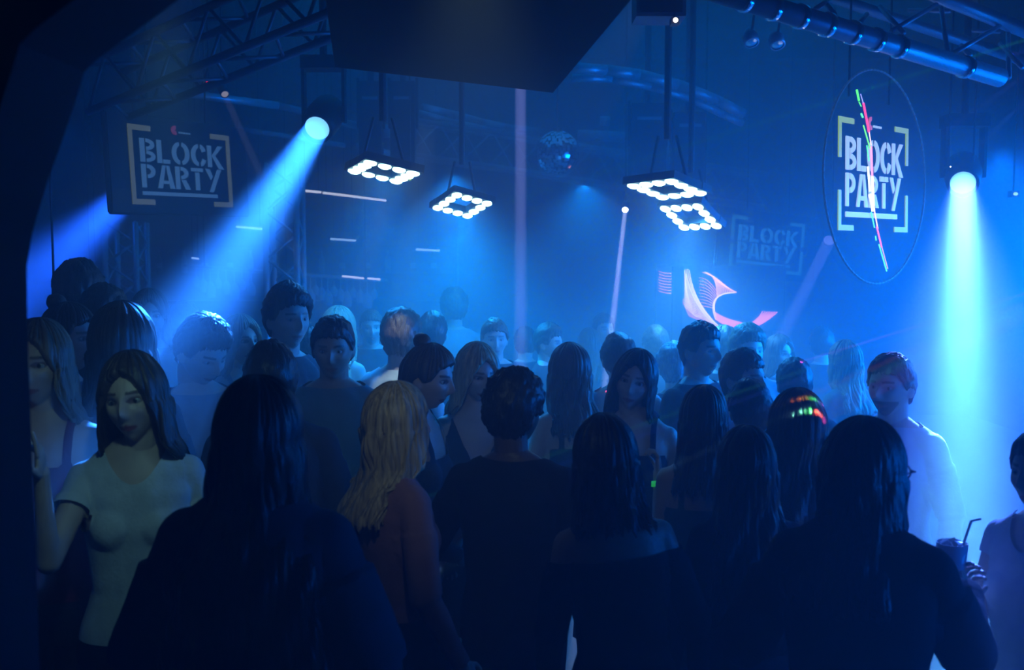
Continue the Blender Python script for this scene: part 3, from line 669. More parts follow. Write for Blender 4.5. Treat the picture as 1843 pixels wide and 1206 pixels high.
# ------------------------------------------------------------------ truss, pipes
def truss(name, label, a, b, w_, rc, rb, nb, group=None, m=M_alu, sides=4, upv=Vector((0, 0, 1)), ang=0):
    a, b = Vector(a), Vector(b); d = (b - a).normalized(); s = d.cross(upv).normalized(); u = s.cross(d)
    rt = empty(name, a, label, 'truss', group)
    cs = [(-.5, -.5), (.5, -.5), (.5, .5), (-.5, .5)] if sides == 4 else [(0, -.45), (.5, .45), (-.5, .45)]
    off = [s * x * w_ + u * y * w_ for x, y in cs]
    L = (b - a).length
    for o in off:
        q = MB(); q.tube(o, d * L + o, rc, n=12); q.build('chord', m, rt, True)
    for k in range(len(off)):
        o1, o2 = off[k], off[(k + 1) % len(off)]
        for i in range(nb):
            q = MB(); p0 = d * (L * i / nb); p1 = d * (L * (i + 1) / nb); 
            if i % 2: o1_, o2_ = o2, o1
            else: o1_, o2_ = o1, o2
            q.tube(p0 + o1_, p1 + o2_, rb, n=6); q.build('brace', m, rt, True)
    return rt
# large round truss at the upper right, fat lower tube with bright collars
A, Bp = P(1270, -22, 3.7), P(1800, 140, 4.5)
rt = empty('lighting_truss', A, 'large aluminium lighting truss at the upper right, bright collars on its fat lower tube', 'truss')
dv = Bp - A
q = MB(); q.tube((0, 0, 0), dv, .042, n=20); q.build('chord', M_alu, rt, True)
A2, B2 = P(1560, -60, 4.4), P(1900, 78, 5.0)
q = MB(); q.tube(A2 - A, B2 - A, .034, n=16); q.build('chord', M_alu, rt, True)
A3, B3 = P(1330, -60, 5.2), P(1900, 128, 5.6)
q = MB(); q.tube(A3 - A, B3 - A, .03, n=16); q.build('chord', M_alu, rt, True)
for t in (.11, .195, .28, .365, .45, .53, .61, .86):
    c = dv * t; e = dv.normalized() * .014; q = MB(); q.tube(c - e, c + e, .049, n=24); q.build('collar', M_chrome, rt, True)
for x0, y0, d0, x1, y1, d1 in ((1605, 56, 4.2, 1685, 8, 4.6), (1584, 12, 4.5, 1626, 60, 4.2), (1694, 14, 4.6, 1706, 98, 4.35), (1716, 96, 4.4, 1800, 46, 4.8), (1730, 82, 4.6, 1746, 100, 4.5),
                               (1800, 78, 4.8, 1840, 122, 4.6), (1468, 16, 4.1, 1500, -6, 4.5), (1478, -4, 4.5, 1502, 26, 4.1), (1545, 45, 4.05, 1560, 26, 4.3), (1814, 50, 4.9, 1816, 140, 4.6), (1635, 18, 5.2, 1710, 20, 5.0), (1750, 55, 5.2, 1800, 57, 5.2)):
    q = MB(); q.tube(P(x0, y0, d0) - A, P(x1, y1, d1) - A, .011, n=8); q.build('brace', M_alu, rt, True)
truss('lighting_truss', 'dark lattice truss running under the ceiling at the upper left', P(190, 165, 5.6), P(640, -25, 4.6), .26, .022, .010, 9, m=M_dalu)
truss('lighting_truss', 'far lattice truss across the room behind the mirror ball', P(740, 250, 10.2), P(1370, 345, 10.6), .34, .024, .010, 14)
truss('truss_column', 'upright lattice truss column beside the bar, glinting braces', P(510, 295, 7.2) * 1, Vector((P(510, 295, 7.2).x, P(510, 295, 7.2).y, 0)), .22, .022, .011, 16, upv=Vector((0, 1, 0)))
truss('truss_column', 'dim lattice truss column far left behind the crowd, violet glints', P(226, 400, 8.2), Vector((P(226, 400, 8.2).x, P(226, 400, 8.2).y, 0)), .25, .025, .011, 14, upv=Vector((0, 1, 0)))
def pipe(lbl, pts, r, n=12, name='ceiling_pipe'):
    pts = [P(*p) for p in pts]; c = pts[0]
    q = MB(); q.path([p - c for p in pts], r, n); o = q.build(name, M_alu, None, True); o.location = c
    return tag(o, lbl, 'pipe')
pipe('curved ceiling pipe left of the violet shaft', [(760, 192, 8.5), (815, 205, 8.7), (870, 220, 8.9), (920, 230, 9.1), (970, 236, 9.3)], .03)
pipe('lower curved ceiling pipe left of the violet shaft', [(755, 202, 8.7), (820, 220, 8.9), (900, 236, 9.1), (968, 243, 9.3)], .022)
pipe('straight ceiling pipe right of the mirror ball', [(1040, 243, 9.5), (1142, 247, 9.5)], .05)
pipe('upper thick curved pipe right of the dark canopy', [(1030, 122, 7.2), (1090, 126, 7.3), (1150, 134, 7.4), (1220, 152, 7.5), (1290, 180, 7.6), (1338, 205, 7.7)], .04)
pipe('lower thick curved pipe right of the dark canopy', [(1030, 140, 7.3), (1100, 142, 7.4), (1170, 156, 7.5), (1240, 176, 7.6), (1300, 205, 7.7), (1335, 222, 7.8)], .03)
pipe('long ceiling pipe above the left logo screen', [(285, 162, 7), (500, 190, 7.6), (640, 226, 8)], .03)
pipe('thin ceiling pipe behind the blue beam', [(430, 232, 8), (620, 262, 8.6)], .022)
pipe('straight pipe over the left panel lamp', [(640, 262, 9), (760, 290, 9.6)], .03)
pipe('short ceiling pipe above the right-hand flat panel lamp', [(1190, 260, 9.6), (1232, 272, 9.7)], .04)
pipe('short ceiling tube above the panel lamps on the right', [(1080, 218, 9.4), (1098, 218, 9.4)], .045)
pipe('high straight tube left of the dark canopy', [(684, 235, 9.0), (712, 237, 9.0)], .06)

# ------------------------------------------------------------------ lamps
M_cell = {}
def emat(name, c, s): return mat(name, (.1, .1, .1), .4, emit=c, es=s)
E_cell = emat('led_cell_glow', (.5, .95, 1), 6)
def panel_lamp(px, py, D, label, h, d):
    # h, d: one side of the ring along and across, as (right, down, away) at the lamp's own distance
    c = P(px, py, D); pitch_ = Vector(h).length / F * D / 3
    ax_ = [(Vector((1, 0, 0)) * v[0] - UP * v[1] + FWD * v[2]).normalized() for v in (h, d)]
    M = Matrix((ax_[0], ax_[1], ax_[0].cross(ax_[1]))).transposed()
    rt = empty('panel_lamp', c, label, 'lamp', 'square ring led panel lamps over the dance floor', M)
    # ring frame of four bars, twelve lens cells, a yoke and a hanging housing
    e = pitch_ * 1.5
    for x, y, hx, hy in ((0, e, e + pitch_ * .55, pitch_ * .5), (0, -e, e + pitch_ * .55, pitch_ * .5), (e, 0, pitch_ * .5, e - pitch_ * .5), (-e, 0, pitch_ * .5, e - pitch_ * .5)):
        q = MB(); q.box((x, y, .028), (hx, hy, .022)); q.build('frame_bar', M_metal, rt)
    for i in range(4):
        for j in range(4):
            if i in (1, 2) and j in (1, 2): continue
            x, y = (i - 1.5) * pitch_, (j - 1.5) * pitch_
            q = MB(); r_ = pitch_ * .43
            q.lathe([(.001, -.012), (r_ * .6, -.010), (r_, -.002), (r_, .008)], 16, Matrix.Translation((x, y, 0)))
            q.build('led_cell', E_cell, rt, True)
    Mi = M.inverted()
    for s in (-1, 1):
        q = MB(); q.tube(Vector((s * e, 0, .05)), Mi @ Vector((s * .05, 0, .30)), .009, n=8); q.build('yoke_arm', M_metal, rt)
    q = MB(); q.tube(Mi @ Vector((0, 0, .28)), Mi @ Vector((0, 0, ZC - c.z)), .02, n=10); q.build('hanging_rod', M_metal, rt)
    return rt
LB = ['square ring led panel lamp seen edge-on, left of the violet shaft', 'tilted square ring led panel lamp nearest the violet shaft',
      'square ring led panel lamp seen edge-on, right of the white pin light', 'brightest tilted square ring led panel lamp, above the swirl screen']
AX = [((71, 12, 38.2), (-39, 3, 71.5)), ((52, 10, 35.6), (-37, 16, 49.5)), ((58, 1, -60.7), (60, 12, 57.5)), ((50, 2, -46), (41, 28, 46))]
for (x, y, d), lb, (h_, d_) in zip(PANELS, LB, AX):
    panel_lamp(x, y, d, lb, h_, d_)
def housing(px, y0, y1, D, wpx, label):
    """tall black moving-lamp box hanging by a clamp"""
    c = P(px, (y0 + y1) / 2, D); hw = wpx / F * D / 2; hh = (y1 - y0) / F * D / 2
    rt = empty('hanging_lamp_box', c, label, 'lamp box', 'tall black boxes hanging from the ceiling')
    q = MB(); q.box((0, 0, 0), (hw, hw * .8, hh)); q.build('housing', M_metal, rt)
    for s in (-1, 1):
        q = MB(); q.box((s * (hw + .012), 0, hh * .5), (.008, .03, hh * .6)); q.build('bracket', M_metal, rt)
    q = MB(); q.tube((0, 0, hh), (0, 0, ZC - c.z), .025); q.build('hanging_rod', M_metal, rt)
    for k in range(5):
        q = MB(); q.box((0, -hw * .8 - .004, -hh * .6 + k * hh * .3), (hw * .7, .004, .012)); q.build('vent_slat', M_alu if k == 4 else M_black, rt)
housing(668, 150, 298, 7.9, 40, 'left of two tall black boxes above the edge-on panel lamp by the blue beam')
housing(726, 150, 298, 7.9, 44, 'right of two tall black boxes above the edge-on panel lamp by the blue beam')
housing(1165, 190, 325, 7.9, 62, 'left of two tall black boxes above the edge-on panel lamp at the right')
housing(1238, 205, 325, 7.9, 56, 'right of two tall black boxes above the edge-on panel lamp at the right')
def moving_head(lens, target, r, label, glow, strength, up=.55):
    d = (target - lens).normalized(); rt = empty('moving_head_lamp', lens, label, 'lamp')
    Mz = d.to_track_quat('-Z', 'Y').to_matrix().to_4x4()
    q = MB(); q.lathe([(r * 1.0, .004), (r * 1.25, .0), (r * 1.35, .05), (r * 1.5, .14), (r * 1.35, .26), (r * .8, .33), (.001, .34)], 28, Mz); q.build('lamp_head', M_metal, rt, True)
    q = MB(); q.lathe([(.001, .012), (r * .6, .008), (r, .014)], 28, Mz); q.build('lens', emat('lens_glow_' + label[:6], glow, strength), rt, True)
    ce = Mz @ Vector((0, 0, .16))
    for s in (-1, 1):
        q = MB(); q.box(ce + Vector((s * r * 1.62, 0, .12)), (.008, .035, .15)); q.build('yoke_arm', M_metal, rt)
    q = MB(); q.box(ce + Vector((0, 0, .29)), (r * 1.7, .07, .035)); q.build('base_box', M_metal, rt)
    q = MB(); q.tube(ce + Vector((0, 0, .33)), ce + Vector((0, 0, ZC - lens.z - ce.z)), .02); q.build('hanging_rod', M_metal, rt)
    return rt
moving_head(MH1, MH1T, .068, 'moving head lamp throwing the broad blue beam down to the left', (.2, .6, 1), 1.6)
moving_head(MH2, MH2T, .066, 'moving head lamp hidden at the far left, blue beam towards the arch', (.03, .12, 1), .8)
moving_head(MH3, MH3T, .068, 'moving head lamp at the right throwing the brightest white-blue beam', (.6, .95, 1), 5)
def pin(px, py, D, tgt, r, label, c, s):
    a = P(px, py, D); d = (tgt - a).normalized(); rt = empty('pin_spot', a, label, 'lamp'); Mz = d.to_track_quat('-Z', 'Y').to_matrix().to_4x4()
    q = MB(); q.lathe([(r, .0), (r * 1.2, .0), (r * 1.3, .10), (r * .9, .16), (.001, .165)], 18, Mz); q.build('lamp_head', M_metal, rt, True)
    q = MB(); q.lathe([(.001, .004), (r * .98, .006)], 18, Mz); q.build('lens', emat('pin_' + label[:8], c, s), rt, True)
    q = MB(); q.tube(Mz @ Vector((0, 0, .1)), Vector((0, 0, ZC - a.z)), .008); q.build('hanging_rod', M_metal, rt)
pin(1125, 378, 9, P(1103, 575, 7.5), .028, 'small white pin light hanging between the panel lamps', (1, .95, 1), 20)
pin(405, 170, 6.5, P(463, 300, 6.0), .024, 'small grey pin light over the left logo screen', (.6, .55, .6), .5)
pin(1492, 433, 8, P(1405, 610, 7), .045, 'dim pin light at the lower rim of the round screen', (.3, .4, 1), .4)
def dot(px, py, D, r, label, c, s, name='indicator_light', flat=1.0):
    a = P(px, py, D); rt = empty(name, a, label, 'light')
    q = MB(); q.box((0, .03, 0), (r * 1.6, .025, r * 1.3)); q.build('casing', M_metal, rt)
    q = MB(); q.lathe([(.001, -r * .5), (r * .7, -r * .35), (r, 0), (r * .9, .004)], 12, Matrix.Rotation(math.pi / 2 * -1, 4, 'X') @ Matrix.Scale(flat, 4, (0, 1, 0))); q.build('light_lens', emat('dot_' + label[:9].replace(' ', '_'), c, s), rt, True)
    q = MB(); q.tube((0, .03, r), (0, .03, ZC - a.z), .006, n=6); q.build('hanging_wire', M_metal, rt)
dot(373, 149, 6, .009, 'tiny red light on the upper left truss', (1, .01, .03), 3)
dot(738, 322, 7.6, .012, 'small yellow-green light under the left edge-on panel lamp', (.5, 1, .1), 1.2)
dot(1270, 345, 7.8, .010, 'small green light at the right end of the edge-on panel lamp', (.05, 1, .15), 2)
dot(1828, 349, 6.5, .016, 'small yellow light at the right edge of the frame', (.9, .8, .1), .9, flat=.7)
dot(1711, 300, 5.6, .004, 'pin-sized white light left above the brightest lamp', (.8, .9, 1), 4)
dot(1756, 306, 5.6, .004, 'pin-sized white light right above the brightest lamp', (.8, .9, 1), 4)
dot(1216, 36, 4.0, .010, 'small white light on the grey fitting at the top', (1, .95, .9), 5)
# grey fitting at the top, right of the canopy
q = MB(); c = P(1185, 15, 4.1); rt = empty('ceiling_speaker', c, 'grey boxy ceiling fitting right of the dark canopy', 'speaker')
q.box((0, 0, 0), (.10, .08, .05)); q.build('cabinet', mat('grey_paint', (.2, .19, .2), .5), rt)
q = MB(); q.box((0, -.084, 0), (.085, .004, .035)); q.build('grille', M_black, rt)
q = MB(); q.tube((0, 0, .05), (0, 0, ZC - c.z), .015); q.build('bracket', M_metal, rt)
# pair of small lamps near the right truss
for x, y, lb in ((1353, 78, 'left of two small glass-fronted lamps below the right truss'), (1400, 82, 'right of two small glass-fronted lamps below the right truss')):
    a = P(x, y, 5.2); rt = empty('small_spot_lamp', a, lb, 'lamp', 'small spots under the right truss')
    Mz = Vector((.1, -.6, -1)).to_track_quat('-Z', 'Y').to_matrix().to_4x4()
    q = MB(); q.lathe([(.032, 0), (.04, 0), (.042, .05), (.02, .09), (.001, .095)], 18, Mz); q.build('lamp_shade', M_alu, rt, True)
    q = MB(); q.lathe([(.001, -.004), (.02, -.002), (.032, .004)], 18, Mz); q.build('lens', M_chrome, rt, True)
    q = MB(); q.tube((0, 0, .07), (.03, 0, .3), .007); q.tube((.03, 0, .3), (.03, 0, ZC - a.z), .007); q.build('stem', M_metal, rt)
# mirror ball
c = P(1003, 276, 8.2); rad = 40 / F * 8.2; rt = empty('mirror_ball', c, 'faceted mirror ball hanging right of the violet shaft', 'mirror ball')
q = MB(); q.lathe([(rad * .96 * math.cos(t), rad * .96 * math.sin(t)) for t in np.linspace(-1.55, 1.55, 20)], 32); q.build('ball_core', M_black, rt, True)
q = MB(); nl = 20
for k in range(nl):
    la = (k + .5) / nl * math.pi - math.pi / 2; nn = max(4, int(2 * nl * math.cos(la)))
    for i in range(nn):
        lo = 2 * math.pi * i / nn; nrm = Vector((math.cos(la) * math.cos(lo), math.cos(la) * math.sin(lo), math.sin(la)))
        nrm = (nrm + Vector(rng.normal(size=3)) * .03).normalized()
        Mr = nrm.to_track_quat('Z', 'Y').to_matrix().to_4x4(); h = math.pi * rad / nl * .46
        q.box(nrm * rad, (h, h, .003), Mr.to_3x3())
o = q.build('mirror_tiles', M_chrome, rt); o['kind'] = 'stuff'
q = MB(); q.tube((0, 0, rad * .95), (0, 0, rad * 1.12), .035); q.build('top_cap', M_metal, rt)
q = MB(); q.tube((0, 0, rad), (0, 0, ZC - c.z), .006, n=6); q.build('chain', M_metal, rt)

# ------------------------------------------------------------------ logo screens
def arc(cx, cy, rx, ry, a0, a1, wd, n=10):
    o = [(cx + rx * math.cos(R(a0 + (a1 - a0) * k / n)), cy + ry * math.sin(R(a0 + (a1 - a0) * k / n))) for k in range(n + 1)]
    i_ = [(cx + (rx - wd) * math.cos(R(a0 + (a1 - a0) * k / n)), cy + (ry - wd) * math.sin(R(a0 + (a1 - a0) * k / n))) for k in range(n, -1, -1)]
    return o + i_
def rc(x0, y0, x1, y1): return [(x0, y0), (x1, y0), (x1, y1), (x0, y1)]
s_ = .17
GL = {'B': (.56, [rc(0, 0, s_, 1), arc(.22, .75, .32, .25, -86, 88, s_ * .9), arc(.22, .25, .34, .25, -88, 86, s_ * .9)]),
 'L': (.50, [rc(0, 0, s_, 1), rc(s_ + .04, 0, .48, .17)]),
 'O': (.70, [arc(.33, .5, .33, .5, 98, 262, s_), arc(.37, .5, .33, .5, -82, 82, s_)]),
 'C': (.62, [arc(.33, .5, .33, .5, 98, 262, s_), arc(.37, .5, .27, .5, 25, 82, s_), arc(.37, .5, .27, .5, -82, -25, s_)]),
 'K': (.66, [rc(0, 0, s_, 1), [(s_ + .03, .50), (s_ + .03, .56), (.46, 1), (.66, 1), (.33, .54), (.68, -.06), (.47, -.06)]]),
 'P': (.54, [rc(0, 0, s_, 1), arc(.22, .70, .32, .30, -86, 88, s_ * .95)]),
 'A': (.66, [[(0, 0), (.18, 0), (.34, 1), (.22, 1)], [(.37, 1), (.48, 1), (.68, 0), (.49, 0)], rc(.23, .2, .45, .34)]),
 'R': (.60, [rc(0, 0, s_, 1), arc(.22, .72, .32, .28, -86, 88, s_ * .95), [(.24, .42), (.42, .42), (.60, 0), (.40, 0)]]),
 'T': (.50, [rc(0, .84, .23, 1), rc(.26, .84, .50, 1), rc(.165, 0, .335, .80)]),
 'Y': (.70, [[(.06, 1), (.24, 1), (.36, .66), (.27, .50)], [(.58, 1), (.76, 1), (.36, -.05), (.19, -.05)]])}
M_gauze = bpy.data.materials.new('projection_gauze'); M_gauze.use_nodes = True
_n = M_gauze.node_tree.nodes; _l = M_gauze.node_tree.links; _t = _n.new('ShaderNodeBsdfTransparent'); _t.inputs[0].default_value = (1, 1, 1, 1)
_m = _n.new('ShaderNodeMixShader'); _m.inputs[0].default_value = .03; _n['Principled BSDF'].inputs['Base Color'].default_value = (.05, .06, .09, 1)
_l.new(_t.outputs[0], _m.inputs[1]); _l.new(_n['Principled BSDF'].outputs[0], _m.inputs[2]); _l.new(_m.outputs[0], _n['Material Output'].inputs[0])
def logo_screen(corners, label, shape, col, yel, red, es, depth=.05, small=True, dim=1.0):
    """corners: three world points - where the letters' lower left, lower right and upper left stand"""
    o, r_, t_ = corners; X = (r_ - o); W_ = X.length; X.normalize(); Y = (t_ - o); Hh = Y.length; Y = (Y - X * Y.dot(X)).normalized(); Z = X.cross(Y)
    M = Matrix((X, Y, Z)).transposed().to_4x4(); rt = empty('logo_screen', o, label, 'screen', 'round and square projection screens', M.to_3x3())
    cx, cy = W_ * .5, Hh * .5
    q = MB()
    if shape == 'disc':
        rr = W_ * .90; cx2 = W_ * .56
        q.prism([(cx2 + rr * math.cos(2 * math.pi * k / 64), cy + rr * math.sin(2 * math.pi * k / 64)) for k in range(64)], -depth, Matrix.Identity(4)); q.build('screen_face', M_gauze, rt)
        q = MB(); pts = [(cx2 + rr * math.cos(2 * math.pi * k / 96), cy + rr * math.sin(2 * math.pi * k / 96), 0) for k in range(97)]
        q.path(pts, .006, 8); q.build('rim', emat('rim_blue', (.1, .35, .8), .05), rt, True)
    else:
        q.prism(rc(-W_ * .32, -Hh * .38, W_ * 1.32, Hh * 1.4), -depth, Matrix.Identity(4)); q.build('screen_face', M_screen, rt)
        q = MB()
        for a_, b_ in (((-W_ * .33, -Hh * .39), (W_ * 1.33, -Hh * .39)), ((-W_ * .33, Hh * 1.41), (W_ * 1.33, Hh * 1.41)), ((-W_ * .33, -Hh * .39), (-W_ * .33, Hh * 1.41)), ((W_ * 1.33, -Hh * .39), (W_ * 1.33, Hh * 1.41))):
            q.tube((*a_, -.02), (*b_, -.02), .015, n=6)
        q.build('frame', M_metal, rt)
    E1 = emat('logo_white_' + label[:5], col, es); E2 = emat('logo_yellow_' + label[:5], yel, es * .8); E3 = emat('logo_red_' + label[:5], red, es * .7)
    def word(txt, y0, h, wd):
        tot = sum(GL[c][0] for c in txt) + .07 * (len(txt) - 1); x = 0; k = wd / tot
        for c in txt:
            q = MB()
            for poly in GL[c][1]: q.prism([((x + u) * k, y0 + v * h) for u, v in poly], .006, Matrix.Translation((0, 0, .002)))
            q.build('letter', E1, rt); x += GL[c][0] + .07
    word('BLOCK', Hh * .56, Hh * .44, W_); word('PARTY', Hh * .08, Hh * .44, W_ * .95)
    q = MB(); q.prism(rc(0, -Hh * .06, W_ * .90, Hh * .01), .006, Matrix.Translation((0, 0, .002))); q.build('underline', E1, rt)
    bx0, bx1, by0, by1, ln, th = -W_ * .12, W_ * 1.10, -Hh * .24, Hh * 1.24, W_ * .25, W_ * .045
    for x, y, sx, sy in ((bx0, by0, 1, 1), (bx1, by0, -1, 1), (bx0, by1, 1, -1), (bx1, by1, -1, -1)):
        q = MB(); T = Matrix.Translation((0, 0, .002))
        pl_ = [(x, y), (x + sx * ln, y), (x + sx * ln, y + sy * th), (x + sx * th, y + sy * th), (x + sx * th, y + sy * ln * 1.3), (x, y + sy * ln * 1.3)]
        if sx * sy < 0: pl_ = pl_[::-1]
        q.prism(pl_, .006, T); q.build('corner_bracket', E2, rt)
    top_z = (M @ Vector((0, Hh * 1.35, 0))).z + o.z
    for xx in (.15, .85):
        q = MB(); q.tube((W_ * xx, Hh * (1.38 if shape != 'disc' else 1.55), -.03), M.inverted() @ (M @ Vector((W_ * xx, Hh * 1.3, -.03)) * 1.0 + Vector((0, 0, ZC - top_z))), .006, n=6); q.build('hanging_wire', M_metal, rt)
    if small:
        q = MB(); q.prism(arc(W_ * .42, Hh * 1.22, W_ * .05, Hh * .09, 80, 290, W_ * .035), .006, Matrix.Translation((0, 0, .002))); q.build('red_emblem', E3, rt)
        q = MB()
        for k in range(5): q.prism(rc(W_ * (.46 + .03 * k), Hh * 1.17, W_ * (.48 + .03 * k), Hh * 1.20), .006, Matrix.Translation((0, 0, .002)))
        q.build('small_print', E1, rt)
    return rt, M, W_, Hh
logo_screen((P(256, 345, 6.4), P(404, 352, 7.1), P(256, 249, 6.4)), 'dim left logo screen over the bar side', 'square', (.09, .24, .5), (.2, .24, .04), (.35, .03, .03), .42)
rs, RM, RW, RH = logo_screen((P(1520, 382, 5.0), P(1622, 388, 5.42), P(1527, 246, 5.0)), 'round logo screen at the right crossed by laser streaks', 'disc', (.45, .65, 1), (.36, .62, .03), (.9, .15, .15), 1.0)
logo_screen((P(1325, 468, 10.3), P(1432, 480, 10.6), P(1332, 404, 10.3)), 'faint far logo screen above the swirl screen', 'square', (.02, .22, .5), (.02, .22, .3), (.1, .2, .3), .8, small=False)
# laser light falling on the round screen, put in as glowing tubes
def on_rs(px, py):
    o = rs.location; n_ = RM.to_3x3() @ Vector((0, 0, 1)); d = P(px, py, 1) - Vector((0, 0, CZ)); t = (o - Vector((0, 0, CZ))).dot(n_) / d.dot(n_)
    return RM.to_3x3().inverted() @ (Vector((0, 0, CZ)) + d * t - o)
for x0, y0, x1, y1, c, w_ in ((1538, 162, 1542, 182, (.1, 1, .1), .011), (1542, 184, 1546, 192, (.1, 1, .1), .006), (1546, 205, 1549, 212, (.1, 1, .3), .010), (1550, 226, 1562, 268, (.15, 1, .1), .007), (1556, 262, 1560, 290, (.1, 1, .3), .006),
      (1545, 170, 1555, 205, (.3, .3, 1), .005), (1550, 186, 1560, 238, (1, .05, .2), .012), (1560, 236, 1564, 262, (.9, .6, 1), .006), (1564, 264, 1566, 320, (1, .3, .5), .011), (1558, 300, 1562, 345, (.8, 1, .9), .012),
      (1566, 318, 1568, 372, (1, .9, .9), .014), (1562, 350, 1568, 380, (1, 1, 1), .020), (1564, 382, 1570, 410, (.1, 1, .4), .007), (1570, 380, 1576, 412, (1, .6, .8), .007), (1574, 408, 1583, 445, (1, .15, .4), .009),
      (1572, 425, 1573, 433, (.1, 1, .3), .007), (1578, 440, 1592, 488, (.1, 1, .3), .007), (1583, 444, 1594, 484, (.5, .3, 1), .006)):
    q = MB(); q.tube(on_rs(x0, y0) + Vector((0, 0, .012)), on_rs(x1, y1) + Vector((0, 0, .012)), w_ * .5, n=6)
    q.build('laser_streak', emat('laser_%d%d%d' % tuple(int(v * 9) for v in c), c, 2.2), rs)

# ------------------------------------------------------------------ swirl screen
D_ = 8.8
o = P(1180, 596, D_); rt = empty('swirl_screen', o, 'flat video wall showing an orange and pink ribbed swirl', 'screen')
tr = P(1412, 478, D_); q = MB(); q.box(((tr.x - o.x) / 2, .04, (tr.z - o.z) / 2), ((tr.x - o.x) / 2, .03, (tr.z - o.z) / 2)); q.build('screen_face', emat('screen_blue_black', (0, .1, .4), .12), rt)
for t in (.1, .9):
    q = MB(); q.box(((tr.x - o.x) * t, .11, (tr.z - o.z) / 2 - o.z / 2), (.03, .03, (tr.z - o.z) / 2 + o.z / 2)); q.build('stand_leg', M_metal, rt)
def sp(px, py):
    v = P(px, py, D_) - o; return Vector((v.x, -.004, v.z))
def bez(p0, p1, p2, n=10): return [tuple(np.array(p0) * (1 - t) ** 2 + 2 * np.array(p1) * t * (1 - t) + np.array(p2) * t * t) for t in np.linspace(0, 1, n)]
def ribs(curves, c, s, wpx=1.5, name='swirl_rib'):
    for cu in curves:
        pts = [sp(*p) for p in cu]; q = MB(); hw = wpx / F * D_ / 2; v = []
        for k, p in enumerate(pts):
            a_ = pts[max(0, k - 1)]; b_ = pts[min(len(pts) - 1, k + 1)]; d = (b_ - a_).normalized(); nn = Vector((-d.z, 0, d.x)) * hw * math.sin(math.pi * (k + .6) / (len(pts) + .2)) ** .5
            v += [p + nn + Vector((0, .006, 0)), p - nn + Vector((0, .006, 0)), p - nn, p + nn]
        n = len(pts); f = [(4 * k + j, 4 * k + (j + 1) % 4, 4 * k + 4 + (j + 1) % 4, 4 * k + 4 + j) for k in range(n - 1) for j in range(4)]
        q.add(v, f); q.build(name, emat('swirl_%s' % c, SW[c], s), rt)
SW = {'orange': (1, .42, .16), 'pink': (.9, .22, .22), 'pale': (1, .75, .55)}
def lerp(a, b, t): return (a[0] + (b[0] - a[0]) * t, a[1] + (b[1] - a[1]) * t)
sp1 = bez((1233, 484), (1240, 545), (1292, 590), 24)     # outer spine
ribs([[(1231, 486 + 3.6 * k), lerp((1229, 494 + 3.8 * k), sp1[min(23, k + 1)], .45), sp1[min(23, k + 3)]] for k in range(19)], 'pale', 1.8, 1.1)
ribs([[ (1226 + 1.0 * k, 540 + 2.2 * k), lerp((1235 + 2 * k, 547 + 2.6 * k), sp1[min(23, 8 + k)], .5), sp1[min(23, 9 + k)]] for k in range(14)], 'pink', 1.7, 1)
ribs([sp1, [(x + 3, y) for x, y in sp1], [(x + 6, y + 1) for x, y in sp1]], 'pale', 2.2, 1.8)
inn = bez((1325, 526), (1270, 524), (1290, 575), 24)     # inner edge
ribs([bez((1262 + 3.1 * k, 490 - 3 * math.sin(k / 11 * 3.1) + 1.9 * k), (1290 + 2.6 * k, 488 + 3.3 * k), inn[max(0, 11 - k)], 9) for k in range(12)], 'orange', 2.4, 1.2)
ribs([bez((1256 + .4 * k, 500 + 5.5 * k), (1275, 498 + 6 * k), inn[min(23, 9 + k)], 7) for k in range(10)], 'pink', 1.4, 1.1)
ribs([inn, [(x - 2, y + 1) for x, y in inn]], 'pale', 2.4, 2)
ribs([bez((1284 + k * .6, 560 + 2.6 * k), (1300, 575 + 2 * k), (1336 - k, 581 + 2.0 * k), 8) for k in range(6)], 'pink', 1.4, 3)
ribs([bez((1349 + 1.5 * k, 584 + .8 * k), (1368 + 2 * k, 572 + k), (1372 + 4.4 * k, 560 + .2 * k), 6) for k in range(7)], 'pink', 1.4, 2.4)
ribs([bez((1184, 488 + 5 * k), (1198, 494 + 5 * k), (1213, 491 + 5.2 * k), 6) for k in range(8)], 'pink', 1.6, 1.2)
# dark post in front of it
a = P(1219, 480, 8.3); rt = empty('dark_post', Vector((a.x, a.y, 0)), 'thin dark post standing in front of the swirl screen', 'post')
q = MB(); q.box((0, 0, a.z / 2), (.04, .04, a.z / 2)); q.build('post_shaft', M_metal, rt)
q = MB(); q.box((0, 0, .02), (.14, .14, .02)); q.build('base_plate', M_metal, rt)

# ------------------------------------------------------------------ bar with strip lights, bottles, hanging glasses
LED = emat('strip_white', (.75, .8, 1), 1.3); LEDB = emat('strip_blue', (.35, .6, 1), 1.3)
def strip(px0, py0, d0, px1, py1, d1, label, m, r=.012):
    a, b_ = P(px0, py0, d0), P(px1, py1, d1); rt = empty('strip_light', a, label, 'light', 'strip lights around the bar')
    q = MB(); q.tube((0, 0, 0), b_ - a, r, n=8); q.build('light_tube', m, rt, True)
    q = MB(); dd = (b_ - a); q.tube(Vector((0, 0, r * 1.6)), dd + Vector((0, 0, r * 1.6)), r * .9, n=6); q.build('channel', M_metal, rt)
    q = MB()
    for t in (.12, .88): p = dd * t; q.tube(p, p + Vector((0, 0, ZC - a.z - p.z)), .004, n=5)
    q.build('hanging_wire', M_metal, rt)
strip(545, 343, 9.4, 577, 346, 9.6, 'short white strip light right of the lattice column', LED)
strip(582, 347, 9.6, 624, 352, 9.9, 'middle white strip light of the row over the bar', LED)
strip(624, 352, 9.9, 694, 361, 10.6, 'long tapering white strip light over the bar', LED)
strip(425, 408, 9.5, 474, 412, 9.7, 'blue strip light crossing the blue beam', LEDB, .010)
strip(595, 430, 11, 640, 433, 11.2, 'short blue strip light in the middle of the bar haze', LEDB, .012)
